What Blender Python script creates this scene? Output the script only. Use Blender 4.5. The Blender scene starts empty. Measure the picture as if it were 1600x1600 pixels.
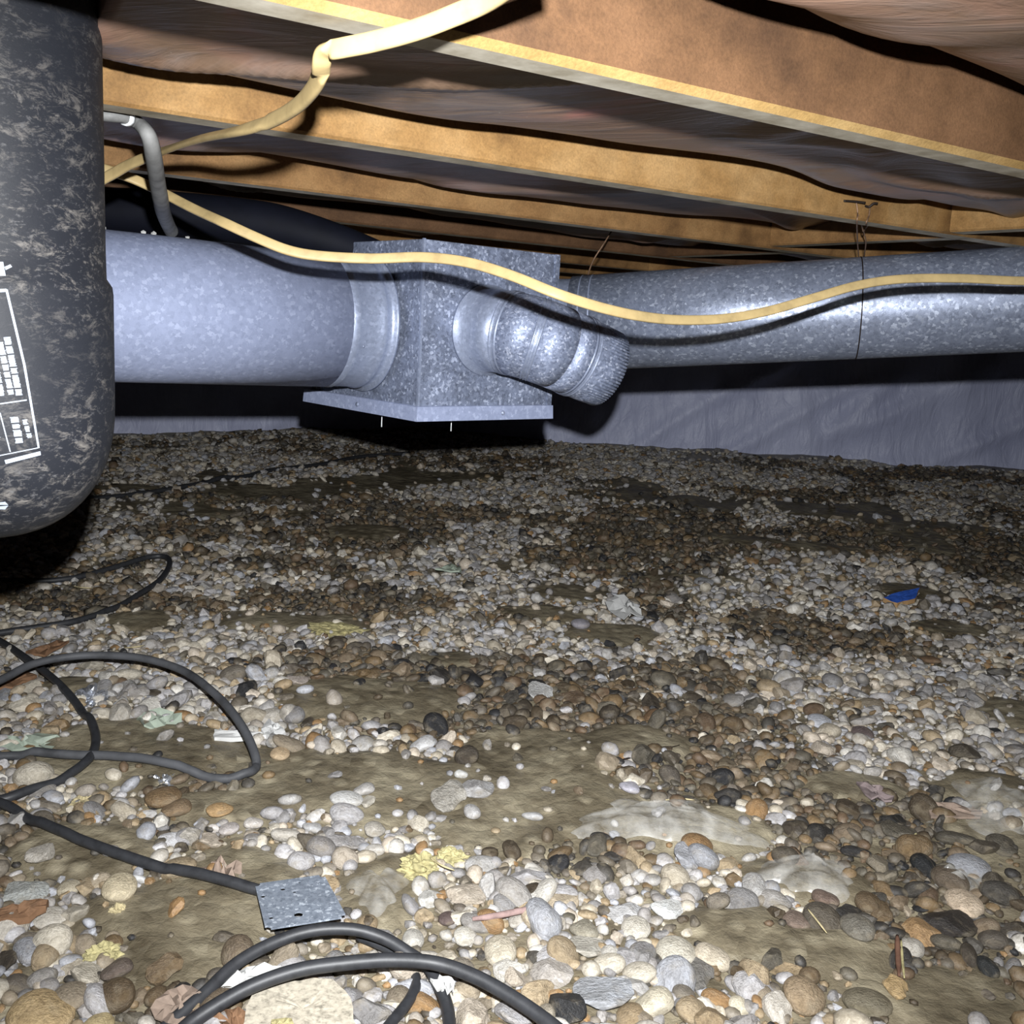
import bpy, bmesh, math
import numpy as np
from mathutils import Vector, Matrix, noise as mnoise

SC = bpy.context.scene
COL = SC.collection
rng = np.random.default_rng(7)

# ------------------------------------------------------------------ camera
F_PX = 1600.0
PITCH, ROLL = math.radians(10.3), math.radians(3.2)
CAM = np.array([0.0, 0.0, 0.6])
FW = np.array([0, math.cos(PITCH), -math.sin(PITCH)])
_u0 = np.array([0, math.sin(PITCH), math.cos(PITCH)])
_r0 = np.array([1.0, 0, 0])
RT = math.cos(ROLL) * _r0 + math.sin(ROLL) * _u0
UP = -math.sin(ROLL) * _r0 + math.cos(ROLL) * _u0
cam_d = bpy.data.cameras.new('camera')
cam_d.sensor_width = 36.0
cam_d.sensor_fit = 'HORIZONTAL'
cam_d.lens = 36.0
cam_d.clip_start = 0.01
cam_o = bpy.data.objects.new('camera', cam_d)
COL.objects.link(cam_o)
M = Matrix.Identity(4)
for i in range(3):
    M[i][0], M[i][1], M[i][2], M[i][3] = RT[i], UP[i], -FW[i], CAM[i]
cam_o.matrix_world = M
SC.camera = cam_o

# ------------------------------------------------------------------ world, hand torch, exposure
w = bpy.data.worlds.new('world')
SC.world = w
w.use_nodes = True
w.node_tree.nodes['Background'].inputs[0].default_value = (0.35, 0.42, 0.6, 1)
w.node_tree.nodes['Background'].inputs[1].default_value = 0.006
SC.view_settings.view_transform = 'Standard'
SC.view_settings.look = 'None'
SC.view_settings.gamma = 1.0
SC.view_settings.use_curve_mapping = False
SC.view_settings.exposure = 0.35
# the torch held just above the lens: the only lamp in the crawl space
ld = bpy.data.lights.new('hand_torch', 'SPOT')
ld.energy = 155.0
ld.color = (0.97, 0.985, 1.0)
ld.shadow_soft_size = 0.009
ld.spot_size = math.radians(92)
ld.spot_blend = 1.0
lo = bpy.data.objects.new('hand_torch', ld)
COL.objects.link(lo)
LP = CAM + UP * 0.08 + RT * 0.018
aim = FW - UP * 0.09 + RT * 0.02
lo.location = LP
lo.rotation_euler = Vector(aim).to_track_quat('-Z', 'Y').to_euler()


# ------------------------------------------------------------------ helpers
def ray(x, y):
    return FW + RT * ((x - 800) / F_PX) + UP * ((800 - y) / F_PX)


def U(x, y, z):
    """world point seen at photo position x, y, at distance z along the view axis"""
    return CAM + ray(x, y) * z


def _h(ix, iy, seed):
    v = np.sin(ix * 127.1 + iy * 311.7 + seed * 74.7) * 43758.5453
    return v - np.floor(v)


def vnoise(x, y, seed=0):
    ix, iy = np.floor(x), np.floor(y)
    fx, fy = x - ix, y - iy
    fx = fx * fx * (3 - 2 * fx)
    fy = fy * fy * (3 - 2 * fy)
    a, b = _h(ix, iy, seed), _h(ix + 1, iy, seed)
    c, d = _h(ix, iy + 1, seed), _h(ix + 1, iy + 1, seed)
    return (a + (b - a) * fx) * (1 - fy) + (c + (d - c) * fx) * fy


def fbm(x, y, seed=0, oct=4):
    s, a, t = 0, 0.5, 0
    for o in range(oct):
        s = s + a * vnoise(x * 2 ** o, y * 2 ** o, seed + o * 3)
        t += a
        a *= 0.5
    return s / t


def srgb(r, g, b):
    def f(c):
        c /= 255.0
        return c / 12.92 if c <= 0.04045 else ((c + 0.055) / 1.055) ** 2.4
    return (f(r), f(g), f(b), 1.0)


def mesh_np(name, verts, faces, smooth=True):
    me = bpy.data.meshes.new(name)
    me.from_pydata([tuple(v) for v in np.asarray(verts, float)], [], [tuple(int(i) for i in f) for f in faces])
    if smooth:
        me.polygons.foreach_set('use_smooth', np.ones(len(me.polygons), bool))
    me.update()
    return me


def big_mesh(name, V, T):
    me = bpy.data.meshes.new(name)
    me.vertices.add(len(V))
    me.vertices.foreach_set('co', V.astype(np.float32).ravel())
    n = T.shape[1]
    me.loops.add(T.size)
    me.loops.foreach_set('vertex_index', T.astype(np.int32).ravel())
    me.polygons.add(len(T))
    me.polygons.foreach_set('loop_start', np.arange(0, T.size, n, dtype=np.int32))
    me.polygons.foreach_set('use_smooth', np.ones(len(T), bool))
    me.update(calc_edges=True)
    me.validate()
    return me


def thing(name, label, cat, loc=(0, 0, 0), group=None):
    o = bpy.data.objects.new(name, None)
    o.empty_display_size = 0.05
    COL.objects.link(o)
    o.location = loc
    tag(o, label, cat, group)
    return o


def tag(o, label, cat, group=None):
    o['label'] = label
    o['category'] = cat
    if group:
        o['group'] = group
    return o


def obj(name, me, mat, parent=None, label=None):
    """link one mesh (world coordinates) as an object, below parent if given"""
    o = bpy.data.objects.new(name, me)
    COL.objects.link(o)
    if mat is not None and not me.materials:
        me.materials.append(mat)
    if parent is not None:
        off = Vector((0, 0, 0))
        p = parent
        while p is not None:
            off += p.location
            p = p.parent
        me.transform(Matrix.Translation(-off))
        o.parent = parent
    else:
        c = Vector((0, 0, 0))
        n = len(me.vertices)
        if n:
            co = np.empty(n * 3, np.float32)
            me.vertices.foreach_get('co', co)
            co = co.reshape(-1, 3)
            c = Vector(((co[:, 0].min() + co[:, 0].max()) / 2, (co[:, 1].min() + co[:, 1].max()) / 2, co[:, 2].min()))
            c = Vector([float(q) for q in c])
            me.transform(Matrix.Translation(-c))
            o.location = c
    if label:
        o['label'] = label
    return o


def struct(o):
    o['kind'] = 'structure'
    return o


def box8(p):
    """mesh data from 8 corners: 0-3 bottom ring, 4-7 top ring"""
    return p, [(3, 2, 1, 0), (4, 5, 6, 7), (0, 1, 5, 4), (1, 2, 6, 5), (2, 3, 7, 6), (3, 0, 4, 7)]


def bevel_mesh(me, width, segs=1):
    bm = bmesh.new()
    bm.from_mesh(me)
    bmesh.ops.bevel(bm, geom=bm.edges[:], offset=width, segments=segs, affect='EDGES', profile=0.5)
    bm.to_mesh(me)
    bm.free()
    return me


def catmull(P, n):
    P = np.asarray(P, float)
    Q = np.vstack([2 * P[0] - P[1], P, 2 * P[-1] - P[-2]])
    out = []
    for i in range(1, len(Q) - 2):
        for k in range(n):
            t = k / n
            a, b, c, d = Q[i - 1], Q[i], Q[i + 1], Q[i + 2]
            out.append(0.5 * (2 * b + (c - a) * t + (2 * a - 5 * b + 4 * c - d) * t * t + (3 * b - a - 3 * c + d) * t ** 3))
    out.append(P[-1])
    return np.array(out)


def frames(P):
    T = np.gradient(P, axis=0)
    T /= np.linalg.norm(T, axis=1)[:, None]
    N = np.zeros_like(P)
    ref = np.array([0, 0, 1.0]) if abs(T[0][2]) < 0.9 else np.array([1.0, 0, 0])
    v = ref - T[0] * (ref @ T[0])
    N[0] = v / np.linalg.norm(v)
    for i in range(1, len(P)):
        v = N[i - 1] - T[i] * (N[i - 1] @ T[i])
        N[i] = v / np.linalg.norm(v)
    return T, N, np.cross(T, N)


def tube(P, r, seg=12, cap=True):
    P = np.asarray(P, float)
    r = np.broadcast_to(np.asarray(r, float), (len(P),))
    T, N, B = frames(P)
    a = np.linspace(0, 2 * np.pi, seg, endpoint=False)
    V = (P[:, None, :] + r[:, None, None] * (np.cos(a)[None, :, None] * N[:, None, :] + np.sin(a)[None, :, None] * B[:, None, :])).reshape(-1, 3)
    Fc = []
    for i in range(len(P) - 1):
        for k in range(seg):
            k2 = (k + 1) % seg
            Fc.append((i * seg + k, i * seg + k2, (i + 1) * seg + k2, (i + 1) * seg + k))
    if cap:
        Fc.append(tuple(range(seg))[::-1])
        Fc.append(tuple((len(P) - 1) * seg + k for k in range(seg)))
    return V, Fc


def rings(Rs):
    """skin a list of vertex rings (open ended)"""
    m, k = len(Rs), len(Rs[0])
    V = np.vstack(Rs)
    Fc = [(i * k + j, i * k + (j + 1) % k, (i + 1) * k + (j + 1) % k, (i + 1) * k + j) for i in range(m - 1) for j in range(k)]
    return V, Fc


def merge(parts):
    V, Fc, off = [], [], 0
    for v, f in parts:
        V.append(np.asarray(v, float))
        Fc += [tuple(i + off for i in q) for q in f]
        off += len(v)
    return np.vstack(V), Fc


# ------------------------------------------------------------------ materials
def new_mat(name, rough=0.6, spec=0.4, metal=0.0, color=(0.5, 0.5, 0.5, 1)):
    m = bpy.data.materials.new(name)
    m.use_nodes = True
    nt = m.node_tree
    b = nt.nodes['Principled BSDF']
    b.inputs['Base Color'].default_value = color
    b.inputs['Roughness'].default_value = rough
    b.inputs['Specular IOR Level'].default_value = spec
    b.inputs['Metallic'].default_value = metal
    return m, nt, b


def nd(nt, kind, **kw):
    n = nt.nodes.new(kind)
    for k, v in kw.items():
        if isinstance(v, tuple) and k.startswith('in_'):
            n.inputs[k[3:]].default_value = v
        elif k.startswith('in_'):
            n.inputs[k[3:]].default_value = v
        else:
            setattr(n, k, v)
    return n


def coords(nt, scale=(1, 1, 1), rot=(0, 0, 0), kind='Object'):
    tc = nd(nt, 'ShaderNodeTexCoord')
    mp = nd(nt, 'ShaderNodeMapping')
    mp.inputs['Scale'].default_value = scale
    mp.inputs['Rotation'].default_value = rot
    nt.links.new(tc.outputs[kind], mp.inputs['Vector'])
    return mp.outputs['Vector']


def tex_noise(nt, vec, scale, detail=4, rough=0.55, dist=0.0):
    n = nd(nt, 'ShaderNodeTexNoise')
    n.inputs['Scale'].default_value = scale
    n.inputs['Detail'].default_value = detail
    n.inputs['Roughness'].default_value = rough
    n.inputs['Distortion'].default_value = dist
    nt.links.new(vec, n.inputs['Vector'])
    return n.outputs['Fac']


def ramp(nt, fac, stops, interp='LINEAR'):
    r = nd(nt, 'ShaderNodeValToRGB')
    r.color_ramp.interpolation = interp
    el = r.color_ramp.elements
    while len(el) < len(stops):
        el.new(0.5)
    for e, (p, c) in zip(el, stops):
        e.position = p
        e.color = c
    nt.links.new(fac, r.inputs['Fac'])
    return r.outputs['Color']


def mix(nt, fac, a, b, mode='MIX'):
    m = nd(nt, 'ShaderNodeMix', data_type='RGBA', blend_type=mode)
    for sock, v in ((m.inputs[0], fac), (m.inputs[6], a), (m.inputs[7], b)):
        if hasattr(v, 'links'):
            nt.links.new(v, sock)
        else:
            sock.default_value = v
    return m.outputs[2]


def bump(nt, b, height, strength=0.3, dist=0.002):
    n = nd(nt, 'ShaderNodeBump')
    n.inputs['Strength'].default_value = strength
    n.inputs['Distance'].default_value = dist
    nt.links.new(height, n.inputs['Height'])
    nt.links.new(n.outputs['Normal'], b.inputs['Normal'])


G = lambda v: (v, v, v, 1)


def wood_mat(name, c1, c2, c3, ax):
    """c1 dark, c2 mid, c3 light; ax = azimuth of the grain"""
    m, nt, b = new_mat(name, 0.72, 0.25)
    v = coords(nt, (1, 1, 1), (0, 0, -ax))
    vg = coords(nt, (40, 40, 400))
    g = tex_noise(nt, v, 9, 5, 0.6)
    col = ramp(nt, g, [(0.3, c1), (0.5, c2), (0.72, c3)])
    fine = tex_noise(nt, v, 420, 3, 0.7)
    col = mix(nt, 0.5, col, ramp(nt, fine, [(0.3, G(0.45)), (0.62, G(1.0))]), 'MULTIPLY')
    st = tex_noise(nt, v, 26, 6, 0.65, 0.6)
    col = mix(nt, ramp(nt, st, [(0.60, G(0)), (0.72, G(0.55))]), col, c1)
    # finger jointed lengths differ a little in tone
    vx = coords(nt, (2.1, 0.0, 0.0), (0, 0, -(math.pi / 2 - ax)))
    fl_ = nd(nt, 'ShaderNodeVectorMath', operation='FLOOR')
    nt.links.new(vx, fl_.inputs[0])
    wn = nd(nt, 'ShaderNodeTexWhiteNoise', noise_dimensions='3D')
    nt.links.new(fl_.outputs[0], wn.inputs['Vector'])
    col = mix(nt, 1.0, col, ramp(nt, wn.outputs['Value'], [(0.0, (0.80, 0.78, 0.75, 1)), (1.0, (1.08, 1.06, 1.02, 1))]), 'MULTIPLY')
    gr = tex_noise(nt, coords(nt, (0.10, 1, 1), (0, 0, -(math.pi / 2 - ax))), 70, 5, 0.65)
    col = mix(nt, 0.5, col, ramp(nt, gr, [(0.32, G(0.62)), (0.6, G(1.05))]), 'MULTIPLY')
    # knots
    vo = nd(nt, 'ShaderNodeTexVoronoi')
    vo.inputs['Scale'].default_value = 6.0
    nt.links.new(v, vo.inputs['Vector'])
    col = mix(nt, ramp(nt, vo.outputs['Distance'], [(0.035, G(0.75)), (0.09, G(0))]), col, (0.03, 0.016, 0.008, 1))
    nt.links.new(col, b.inputs['Base Color'])
    bump(nt, b, fine, 0.25, 0.001)
    return m


AZ = math.radians(57)
M_wood = wood_mat('joist_wood', srgb(96, 70, 43), srgb(138, 104, 66), srgb(160, 126, 84), AZ)
M_wood_pale = wood_mat('joist_wood_pale', srgb(112, 82, 48), srgb(150, 116, 72), srgb(172, 140, 96), AZ)
M_wood_brown = wood_mat('joist_wood_brown', srgb(70, 50, 35), srgb(95, 69, 47), srgb(112, 83, 59), AZ)
M_wood_edge = wood_mat('joist_raw_edge', srgb(134, 106, 62), srgb(152, 124, 78), srgb(166, 140, 96), AZ)
m, nt, b = new_mat('joist_weathered_underside', 0.8, 0.2)
v = coords(nt, (1, 1, 1), (0, 0, AZ))
v2 = coords(nt, (60, 4, 60), (0, 0, 0))
g = tex_noise(nt, v, 30, 5, 0.6)
nt.links.new(ramp(nt, g, [(0.3, srgb(150, 140, 120)), (0.7, srgb(205, 198, 182))]), b.inputs['Base Color'])
M_wood_under = m


def galv_mat(name, dark, mid, light, scale, rough, metal, contrast):
    m, nt, b = new_mat(name, rough, 0.5, metal)
    v = coords(nt)
    vo = nd(nt, 'ShaderNodeTexVoronoi')
    vo.inputs['Scale'].default_value = scale
    # bend the cells so that the spangle is ragged
    nz = nd(nt, 'ShaderNodeTexNoise')
    nz.inputs['Scale'].default_value = scale * 1.3
    nz.inputs['Detail'].default_value = 3
    nt.links.new(v, nz.inputs['Vector'])
    vm = nd(nt, 'ShaderNodeVectorMath', operation='MULTIPLY_ADD')
    nt.links.new(nz.outputs['Color'], vm.inputs[0])
    vm.inputs[1].default_value = (1.6 / scale,) * 3
    nt.links.new(v, vm.inputs[2])
    nt.links.new(vm.outputs[0], vo.inputs['Vector'])
    sep = nd(nt, 'ShaderNodeSeparateColor')
    nt.links.new(vo.outputs['Color'], sep.inputs[0])
    sp = ramp(nt, sep.outputs[0], [(0.0, dark), (0.55, mid), (0.80, mid), (0.97, light)])
    big = tex_noise(nt, v, 20, 6, 0.7)
    col = mix(nt, contrast, sp, ramp(nt, big, [(0.3, G(0.45)), (0.62, G(1.0))]), 'MULTIPLY')
    fn = tex_noise(nt, v, scale * 2.5, 4, 0.7)
    col = mix(nt, ramp(nt, fn, [(0.55, G(0)), (0.75, G(0.5))]), col, light)
    nt.links.new(col, b.inputs['Base Color'])
    rr = nd(nt, 'ShaderNodeMapRange')
    rr.inputs[3].default_value = rough - 0.1
    rr.inputs[4].default_value = rough + 0.15
    nt.links.new(sep.outputs[1], rr.inputs[0])
    nt.links.new(rr.outputs[0], b.inputs['Roughness'])
    bump(nt, b, fn, 0.15, 0.0008)
    return m


M_galv_smooth = galv_mat('galvanised_trunk', srgb(136, 145, 172), srgb(145, 154, 182), srgb(162, 171, 198), 200, 0.6, 0.15, 0.12)
M_galv_box = galv_mat('galvanised_box', srgb(104, 112, 132), srgb(130, 139, 162), srgb(180, 189, 212), 260, 0.52, 0.3, 0.95)
M_galv_elbow = galv_mat('galvanised_elbow', srgb(110, 119, 142), srgb(144, 154, 180), srgb(196, 204, 226), 320, 0.54, 0.4, 0.55)
M_galv_pipe = galv_mat('galvanised_pipe', srgb(116, 124, 143), srgb(134, 142, 162), srgb(172, 180, 198), 220, 0.4, 0.45, 0.35)
M_collar = galv_mat('galvanised_collar', srgb(134, 143, 165), srgb(142, 151, 174), srgb(156, 165, 188), 240, 0.42, 0.4, 0.25)

# insulation facing
m, nt, b = new_mat('insulation_facing', 0.36, 0.55)
v = coords(nt, (1, 1, 1), (0, 0, AZ))
n1 = tex_noise(nt, v, 5, 4, 0.55, 0.8)
col = ramp(nt, n1, [(0.28, srgb(78, 62, 48)), (0.46, srgb(108, 87, 71)), (0.60, srgb(124, 96, 82)), (0.72, srgb(164, 106, 98))])
n2 = tex_noise(nt, coords(nt, (0.35, 1.6, 1), (0, 0, AZ * 0.6)), 14, 5, 0.6, 1.5)
col = mix(nt, ramp(nt, n2, [(0.45, G(0)), (0.7, G(0.6))]), col, srgb(116, 106, 102))
spk = tex_noise(nt, v, 160, 2, 0.5)
col = mix(nt, ramp(nt, spk, [(0.76, G(0)), (0.82, G(0.5))]), col, srgb(215, 200, 180))
nt.links.new(col, b.inputs['Base Color'])
bump(nt, b, n2, 0.5, 0.005)
M_batt = m

# wall liner
m, nt, b = new_mat('wall_liner', 0.45, 0.4)
v = coords(nt)
n1 = tex_noise(nt, v, 3, 4, 0.5)
nt.links.new(ramp(nt, n1, [(0.3, srgb(172, 177, 206)), (0.7, srgb(196, 201, 228))]), b.inputs['Base Color'])
n2 = tex_noise(nt, coords(nt, (4, 1, 1.2), (0, 0.6, 0)), 6, 4, 0.55, 1.0)
bump(nt, b, n2, 0.5, 0.02)
M_liner = m

# gravel bed seen between the stones: old mud-stained plastic sheet
m, nt, b = new_mat('stained_ground_sheet', 0.4, 0.45)
v = coords(nt)
n1 = tex_noise(nt, v, 11, 6, 0.6, 0.5)
col = ramp(nt, n1, [(0.28, srgb(80, 72, 57)), (0.5, srgb(116, 107, 88)), (0.68, srgb(150, 141, 119)), (0.8, srgb(176, 167, 144))])
n3 = tex_noise(nt, v, 75, 5, 0.7, 0.4)
col = mix(nt, 0.4, col, ramp(nt, n3, [(0.3, G(0.5)), (0.65, G(1.0))]), 'MULTIPLY')
vo = nd(nt, 'ShaderNodeTexVoronoi')
vo.inputs['Scale'].default_value = 42.0
nt.links.new(v, vo.inputs['Vector'])
sepc = nd(nt, 'ShaderNodeSeparateColor')
nt.links.new(vo.outputs['Color'], sepc.inputs[0])
blot = mix(nt, 1.0, ramp(nt, vo.outputs['Distance'], [(0.2, G(0.5)), (0.55, G(0.0))]), ramp(nt, sepc.outputs[0], [(0.45, G(0)), (0.8, G(1))]), 'MULTIPLY')
col = mix(nt, blot, col, srgb(176, 166, 142))
blot2 = mix(nt, 1.0, ramp(nt, vo.outputs['Distance'], [(0.2, G(0.55)), (0.6, G(0.0))]), ramp(nt, sepc.outputs[1], [(0.5, G(0)), (0.85, G(1))]), 'MULTIPLY')
col = mix(nt, blot2, col, srgb(74, 66, 52))
at = nd(nt, 'ShaderNodeAttribute', attribute_name='moss')
col = mix(nt, at.outputs['Fac'], col, srgb(108, 98, 44))
nt.links.new(col, b.inputs['Base Color'])
rr = nd(nt, 'ShaderNodeMapRange')
rr.inputs[3].default_value = 0.28
rr.inputs[4].default_value = 0.62
nt.links.new(n1, rr.inputs[0])
nt.links.new(rr.outputs[0], b.inputs['Roughness'])
hsum = nd(nt, 'ShaderNodeMath', operation='MULTIPLY_ADD')
nt.links.new(vo.outputs['Distance'], hsum.inputs[0])
hsum.inputs[1].default_value = -0.9
nt.links.new(n3, hsum.inputs[2])
bump(nt, b, hsum.outputs[0], 0.6, 0.006)
M_ground = m


def stone_mat(name, source):
    m, nt, b = new_mat(name, 0.55, 0.4)
    if source == 'object':
        base = nd(nt, 'ShaderNodeObjectInfo').outputs['Color']
    else:
        base = nd(nt, 'ShaderNodeAttribute', attribute_name='stone').outputs['Color']
    v = coords(nt, kind='Object') if source != 'object' else coords(nt, (0.012, 0.012, 0.012))
    n1 = tex_noise(nt, v, 130, 5, 0.65, 0.6)
    col = mix(nt, 0.85, base, ramp(nt, n1, [(0.28, (0.42, 0.40, 0.37, 1)), (0.46, (0.85, 0.83, 0.80, 1)), (0.66, G(1.12))]), 'MULTIPLY')
    n2 = tex_noise(nt, v, 520, 4, 0.7)
    col = mix(nt, 0.55, col, ramp(nt, n2, [(0.3, G(0.45)), (0.55, G(0.95)), (0.75, G(1.25))]), 'MULTIPLY')
    # dried mud on the stones
    n3 = tex_noise(nt, v, 60, 4, 0.6, 0.3)
    col = mix(nt, ramp(nt, n3, [(0.5, G(0.0)), (0.68, G(0.55))]), col, srgb(128, 118, 100))
    nt.links.new(col, b.inputs['Base Color'])
    bump(nt, b, n2, 0.45, 0.0015 if source != 'object' else 0.12)
    return m


M_stone = stone_mat('pebble_stone', 'object')
M_stone_far = stone_mat('gravel_stone', 'attr')


def plain(name, rgb, rough=0.6, spec=0.4, metal=0.0, vary=0.5, scale=60):
    m, nt, b = new_mat(name, rough, spec, metal)
    v = coords(nt)
    n1 = tex_noise(nt, v, scale, 5, 0.6)
    c = srgb(*rgb)
    d = tuple(x * (1 - vary) for x in c[:3]) + (1,)
    l = tuple(min(1, x * (1 + vary * 0.6)) for x in c[:3]) + (1,)
    nt.links.new(ramp(nt, n1, [(0.3, d), (0.5, c), (0.72, l)]), b.inputs['Base Color'])
    bump(nt, b, n1, 0.2, 0.001)
    return m


M_cord = plain('black_rubber', (44, 45, 48), 0.5, 0.45, 0, 0.35, 90)
M_cord_dusty = plain('dusty_rubber', (70, 71, 74), 0.6, 0.3, 0, 0.6, 18)
M_cable = plain('cream_cable_sheath', (160, 140, 99), 0.5, 0.3, 0, 0.22, 50)
M_greytube = plain('grey_sheath', (112, 112, 111), 0.6, 0.3, 0, 0.4, 60)
M_band = plain('bright_band', (235, 238, 240), 0.35, 0.5, 0.2, 0.15)
M_blackhose = plain('black_sheeting', (12, 14, 24), 0.7, 0.15, 0, 0.3, 20)
M_print = plain('white_print', (150, 158, 170), 0.6, 0.3, 0, 0.15, 200)
M_rust = plain('rusty_wire', (130, 104, 84), 0.6, 0.4, 0.4, 0.5, 120)
M_dark = plain('dark_iron', (38, 30, 26), 0.6, 0.4, 0.4, 0.4)
M_plate = galv_mat('plate_metal', srgb(108, 116, 128), srgb(130, 138, 150), srgb(176, 184, 194), 340, 0.5, 0.2, 0.5)
M_concrete = plain('speckled_concrete', (176, 168, 152), 0.85, 0.2, 0, 0.5, 200)
M_blue = plain('blue_glaze', (44, 78, 156), 0.35, 0.5, 0, 0.4, 80)
M_tan = plain('tan_clay', (150, 120, 84), 0.8, 0.2, 0, 0.4)
M_bark = plain('orange_bark', (116, 88, 66), 0.8, 0.2, 0, 0.45, 90)
M_bark_purple = plain('grey_purple_bark', (116, 104, 103), 0.8, 0.2, 0, 0.4, 90)
M_bark_pink = plain('pinkish_bark', (132, 116, 104), 0.8, 0.2, 0, 0.35, 90)
M_lichen = plain('yellow_foam', (160, 152, 112), 0.9, 0.1, 0, 0.45, 150)
M_lichen_tan = plain('straw_fibre', (168, 156, 122), 0.9, 0.1, 0, 0.5, 120)
M_green = plain('pale_green_flake', (142, 152, 138), 0.5, 0.4, 0, 0.3, 60)
M_white = plain('white_plaster', (186, 186, 184), 0.7, 0.3, 0, 0.15, 60)
M_foil = plain('foil', (205, 208, 214), 0.25, 0.5, 0.85, 0.2, 60)
M_subfloor = plain('subfloor_board', (96, 72, 46), 0.8, 0.2, 0, 0.3, 30)

# scuffed black tank plastic
m, nt, b = new_mat('scuffed_black_plastic', 0.62, 0.3)
v = coords(nt, (1.0, 1.0, 2.0), (0.0, -0.75, 0.35))
n1 = tex_noise(nt, v, 46, 7, 0.78, 0.5)
n2 = tex_noise(nt, coords(nt, (1, 1, 2.2), (0.0, -0.9, 0.2)), 130, 5, 0.75, 0.3)
n3 = tex_noise(nt, coords(nt), 11, 3, 0.5)
col = mix(nt, ramp(nt, n1, [(0.52, G(0)), (0.65, G(0.85))]), srgb(24, 26, 32), srgb(104, 100, 96))
col = mix(nt, ramp(nt, n2, [(0.56, G(0)), (0.70, G(0.7))]), col, srgb(92, 91, 92))
col = mix(nt, ramp(nt, n3, [(0.38, G(0.8)), (0.60, G(0.0))]), col, srgb(27, 29, 35))
nt.links.new(col, b.inputs['Base Color'])
bump(nt, b, n2, 0.2, 0.001)
M_tank = m

# clear film
m, nt, b = new_mat('clear_film', 0.2, 0.6, 0, (0.75, 0.74, 0.70, 1))
out = nt.nodes['Material Output']
tr = nd(nt, 'ShaderNodeBsdfTransparent')
mx = nd(nt, 'ShaderNodeMixShader')
fz = tex_noise(nt, coords(nt), 40, 4, 0.6)
rr = nd(nt, 'ShaderNodeMapRange')
rr.inputs[1].default_value = 0.3
rr.inputs[2].default_value = 0.75
rr.inputs[3].default_value = 0.03
rr.inputs[4].default_value = 0.34
nt.links.new(fz, rr.inputs[0])
nt.links.new(rr.outputs[0], mx.inputs[0])
nt.links.new(tr.outputs[0], mx.inputs[1])
nt.links.new(b.outputs[0], mx.inputs[2])
nt.links.new(mx.outputs[0], out.inputs['Surface'])
M_film = m

# ------------------------------------------------------------------ ground
WL = [(-3.9, 2.4), (-2.9, 3.06), (-1.5, 3.85), (-0.84, 4.24), (-0.39, 4.46)]
WR = [(-0.39, 4.46), (0.11, 4.36), (1.0, 4.30), (2.06, 4.17), (3.8, 3.96)]


def ground_smooth(y):
    y = np.asarray(y, float)
    return 0.035 * np.clip(y - 0.9, 0, 4)


# bare stretches of sheet and stretches of dark wet stones, the far ones also imitating torch falloff: photo x, y, half width, half height
BARE = [(240, 1195, 190, 45), (560, 1100, 145, 38), (830, 1190, 150, 42), (620, 1240, 260, 60), (880, 1250, 110, 50),
        (1080, 1300, 150, 34), (1270, 1380, 90, 40), (300, 1440, 130, 90), (160, 1340, 110, 34), (190, 1440, 60, 40),
        (590, 1400, 55, 60), (1150, 1460, 90, 45), (1290, 1490, 110, 34), (1480, 1570, 110, 60), (1560, 1330, 70, 60), (1530, 1250, 80, 24),
        (1330, 1235, 70, 22), (215, 975, 70, 18), (480, 975, 110, 18), (690, 1032, 60, 13), (900, 925, 75, 15),
        (580, 832, 75, 10), (1150, 848, 60, 9), (1470, 830, 70, 8), (960, 990, 60, 14), (850, 960, 70, 13),
        (1420, 925, 60, 12), (330, 800, 90, 9), (1000, 1170, 90, 24), (760, 1300, 90, 30), (100, 1075, 60, 14), (350, 1270, 110, 26),
        (1480, 985, 50, 14), (700, 745, 120, 6), (1280, 860, 60, 8), (1600, 1130, 60, 30)]
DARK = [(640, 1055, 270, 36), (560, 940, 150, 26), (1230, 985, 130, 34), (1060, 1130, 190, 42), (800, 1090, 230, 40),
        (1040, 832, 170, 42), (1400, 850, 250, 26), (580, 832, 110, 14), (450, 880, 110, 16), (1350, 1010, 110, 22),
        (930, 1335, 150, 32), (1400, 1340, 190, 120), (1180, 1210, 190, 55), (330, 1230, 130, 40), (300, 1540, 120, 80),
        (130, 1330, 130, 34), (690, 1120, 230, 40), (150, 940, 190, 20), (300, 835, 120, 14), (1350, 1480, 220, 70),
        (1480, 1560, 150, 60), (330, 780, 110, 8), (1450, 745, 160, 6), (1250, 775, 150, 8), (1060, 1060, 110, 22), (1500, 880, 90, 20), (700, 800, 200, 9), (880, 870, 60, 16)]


def ground_hit(x, y, lift=0.0):
    d = ray(x, y)
    t = 0.6 / max(1e-4, -d[2])
    for _ in range(40):
        P = CAM + d * t
        e = P[2] - (float(ground_smooth(P[1])) + lift)
        t += e / (-d[2] + 0.035 * d[1]) if d[1] * t > 0.9 else e / (-d[2])
    return CAM + d * t


def blobs(lst):
    out = []
    for cx, cy, rx, ry in lst:
        P = ground_hit(cx, cy)
        dep = (P - CAM) @ FW
        a = rx / F_PX * dep
        b_ = abs(ground_hit(cx, cy - ry)[1] - ground_hit(cx, cy + ry)[1]) / 2
        out.append((P[0], P[1], a, b_))
    return out


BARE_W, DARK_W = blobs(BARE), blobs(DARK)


def mask(lst, x, y, seed):
    m_ = np.zeros_like(x)
    wob = fbm(x * 14, y * 9, seed, 4) - 0.5
    for px, py, a, b_ in lst:
        d = np.sqrt(((x - px) / a) ** 2 + ((y - py) / b_) ** 2) + wob * 1.3
        m_ = np.maximum(m_, np.clip((1.25 - d) / 0.4, 0, 1))
    return m_


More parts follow.
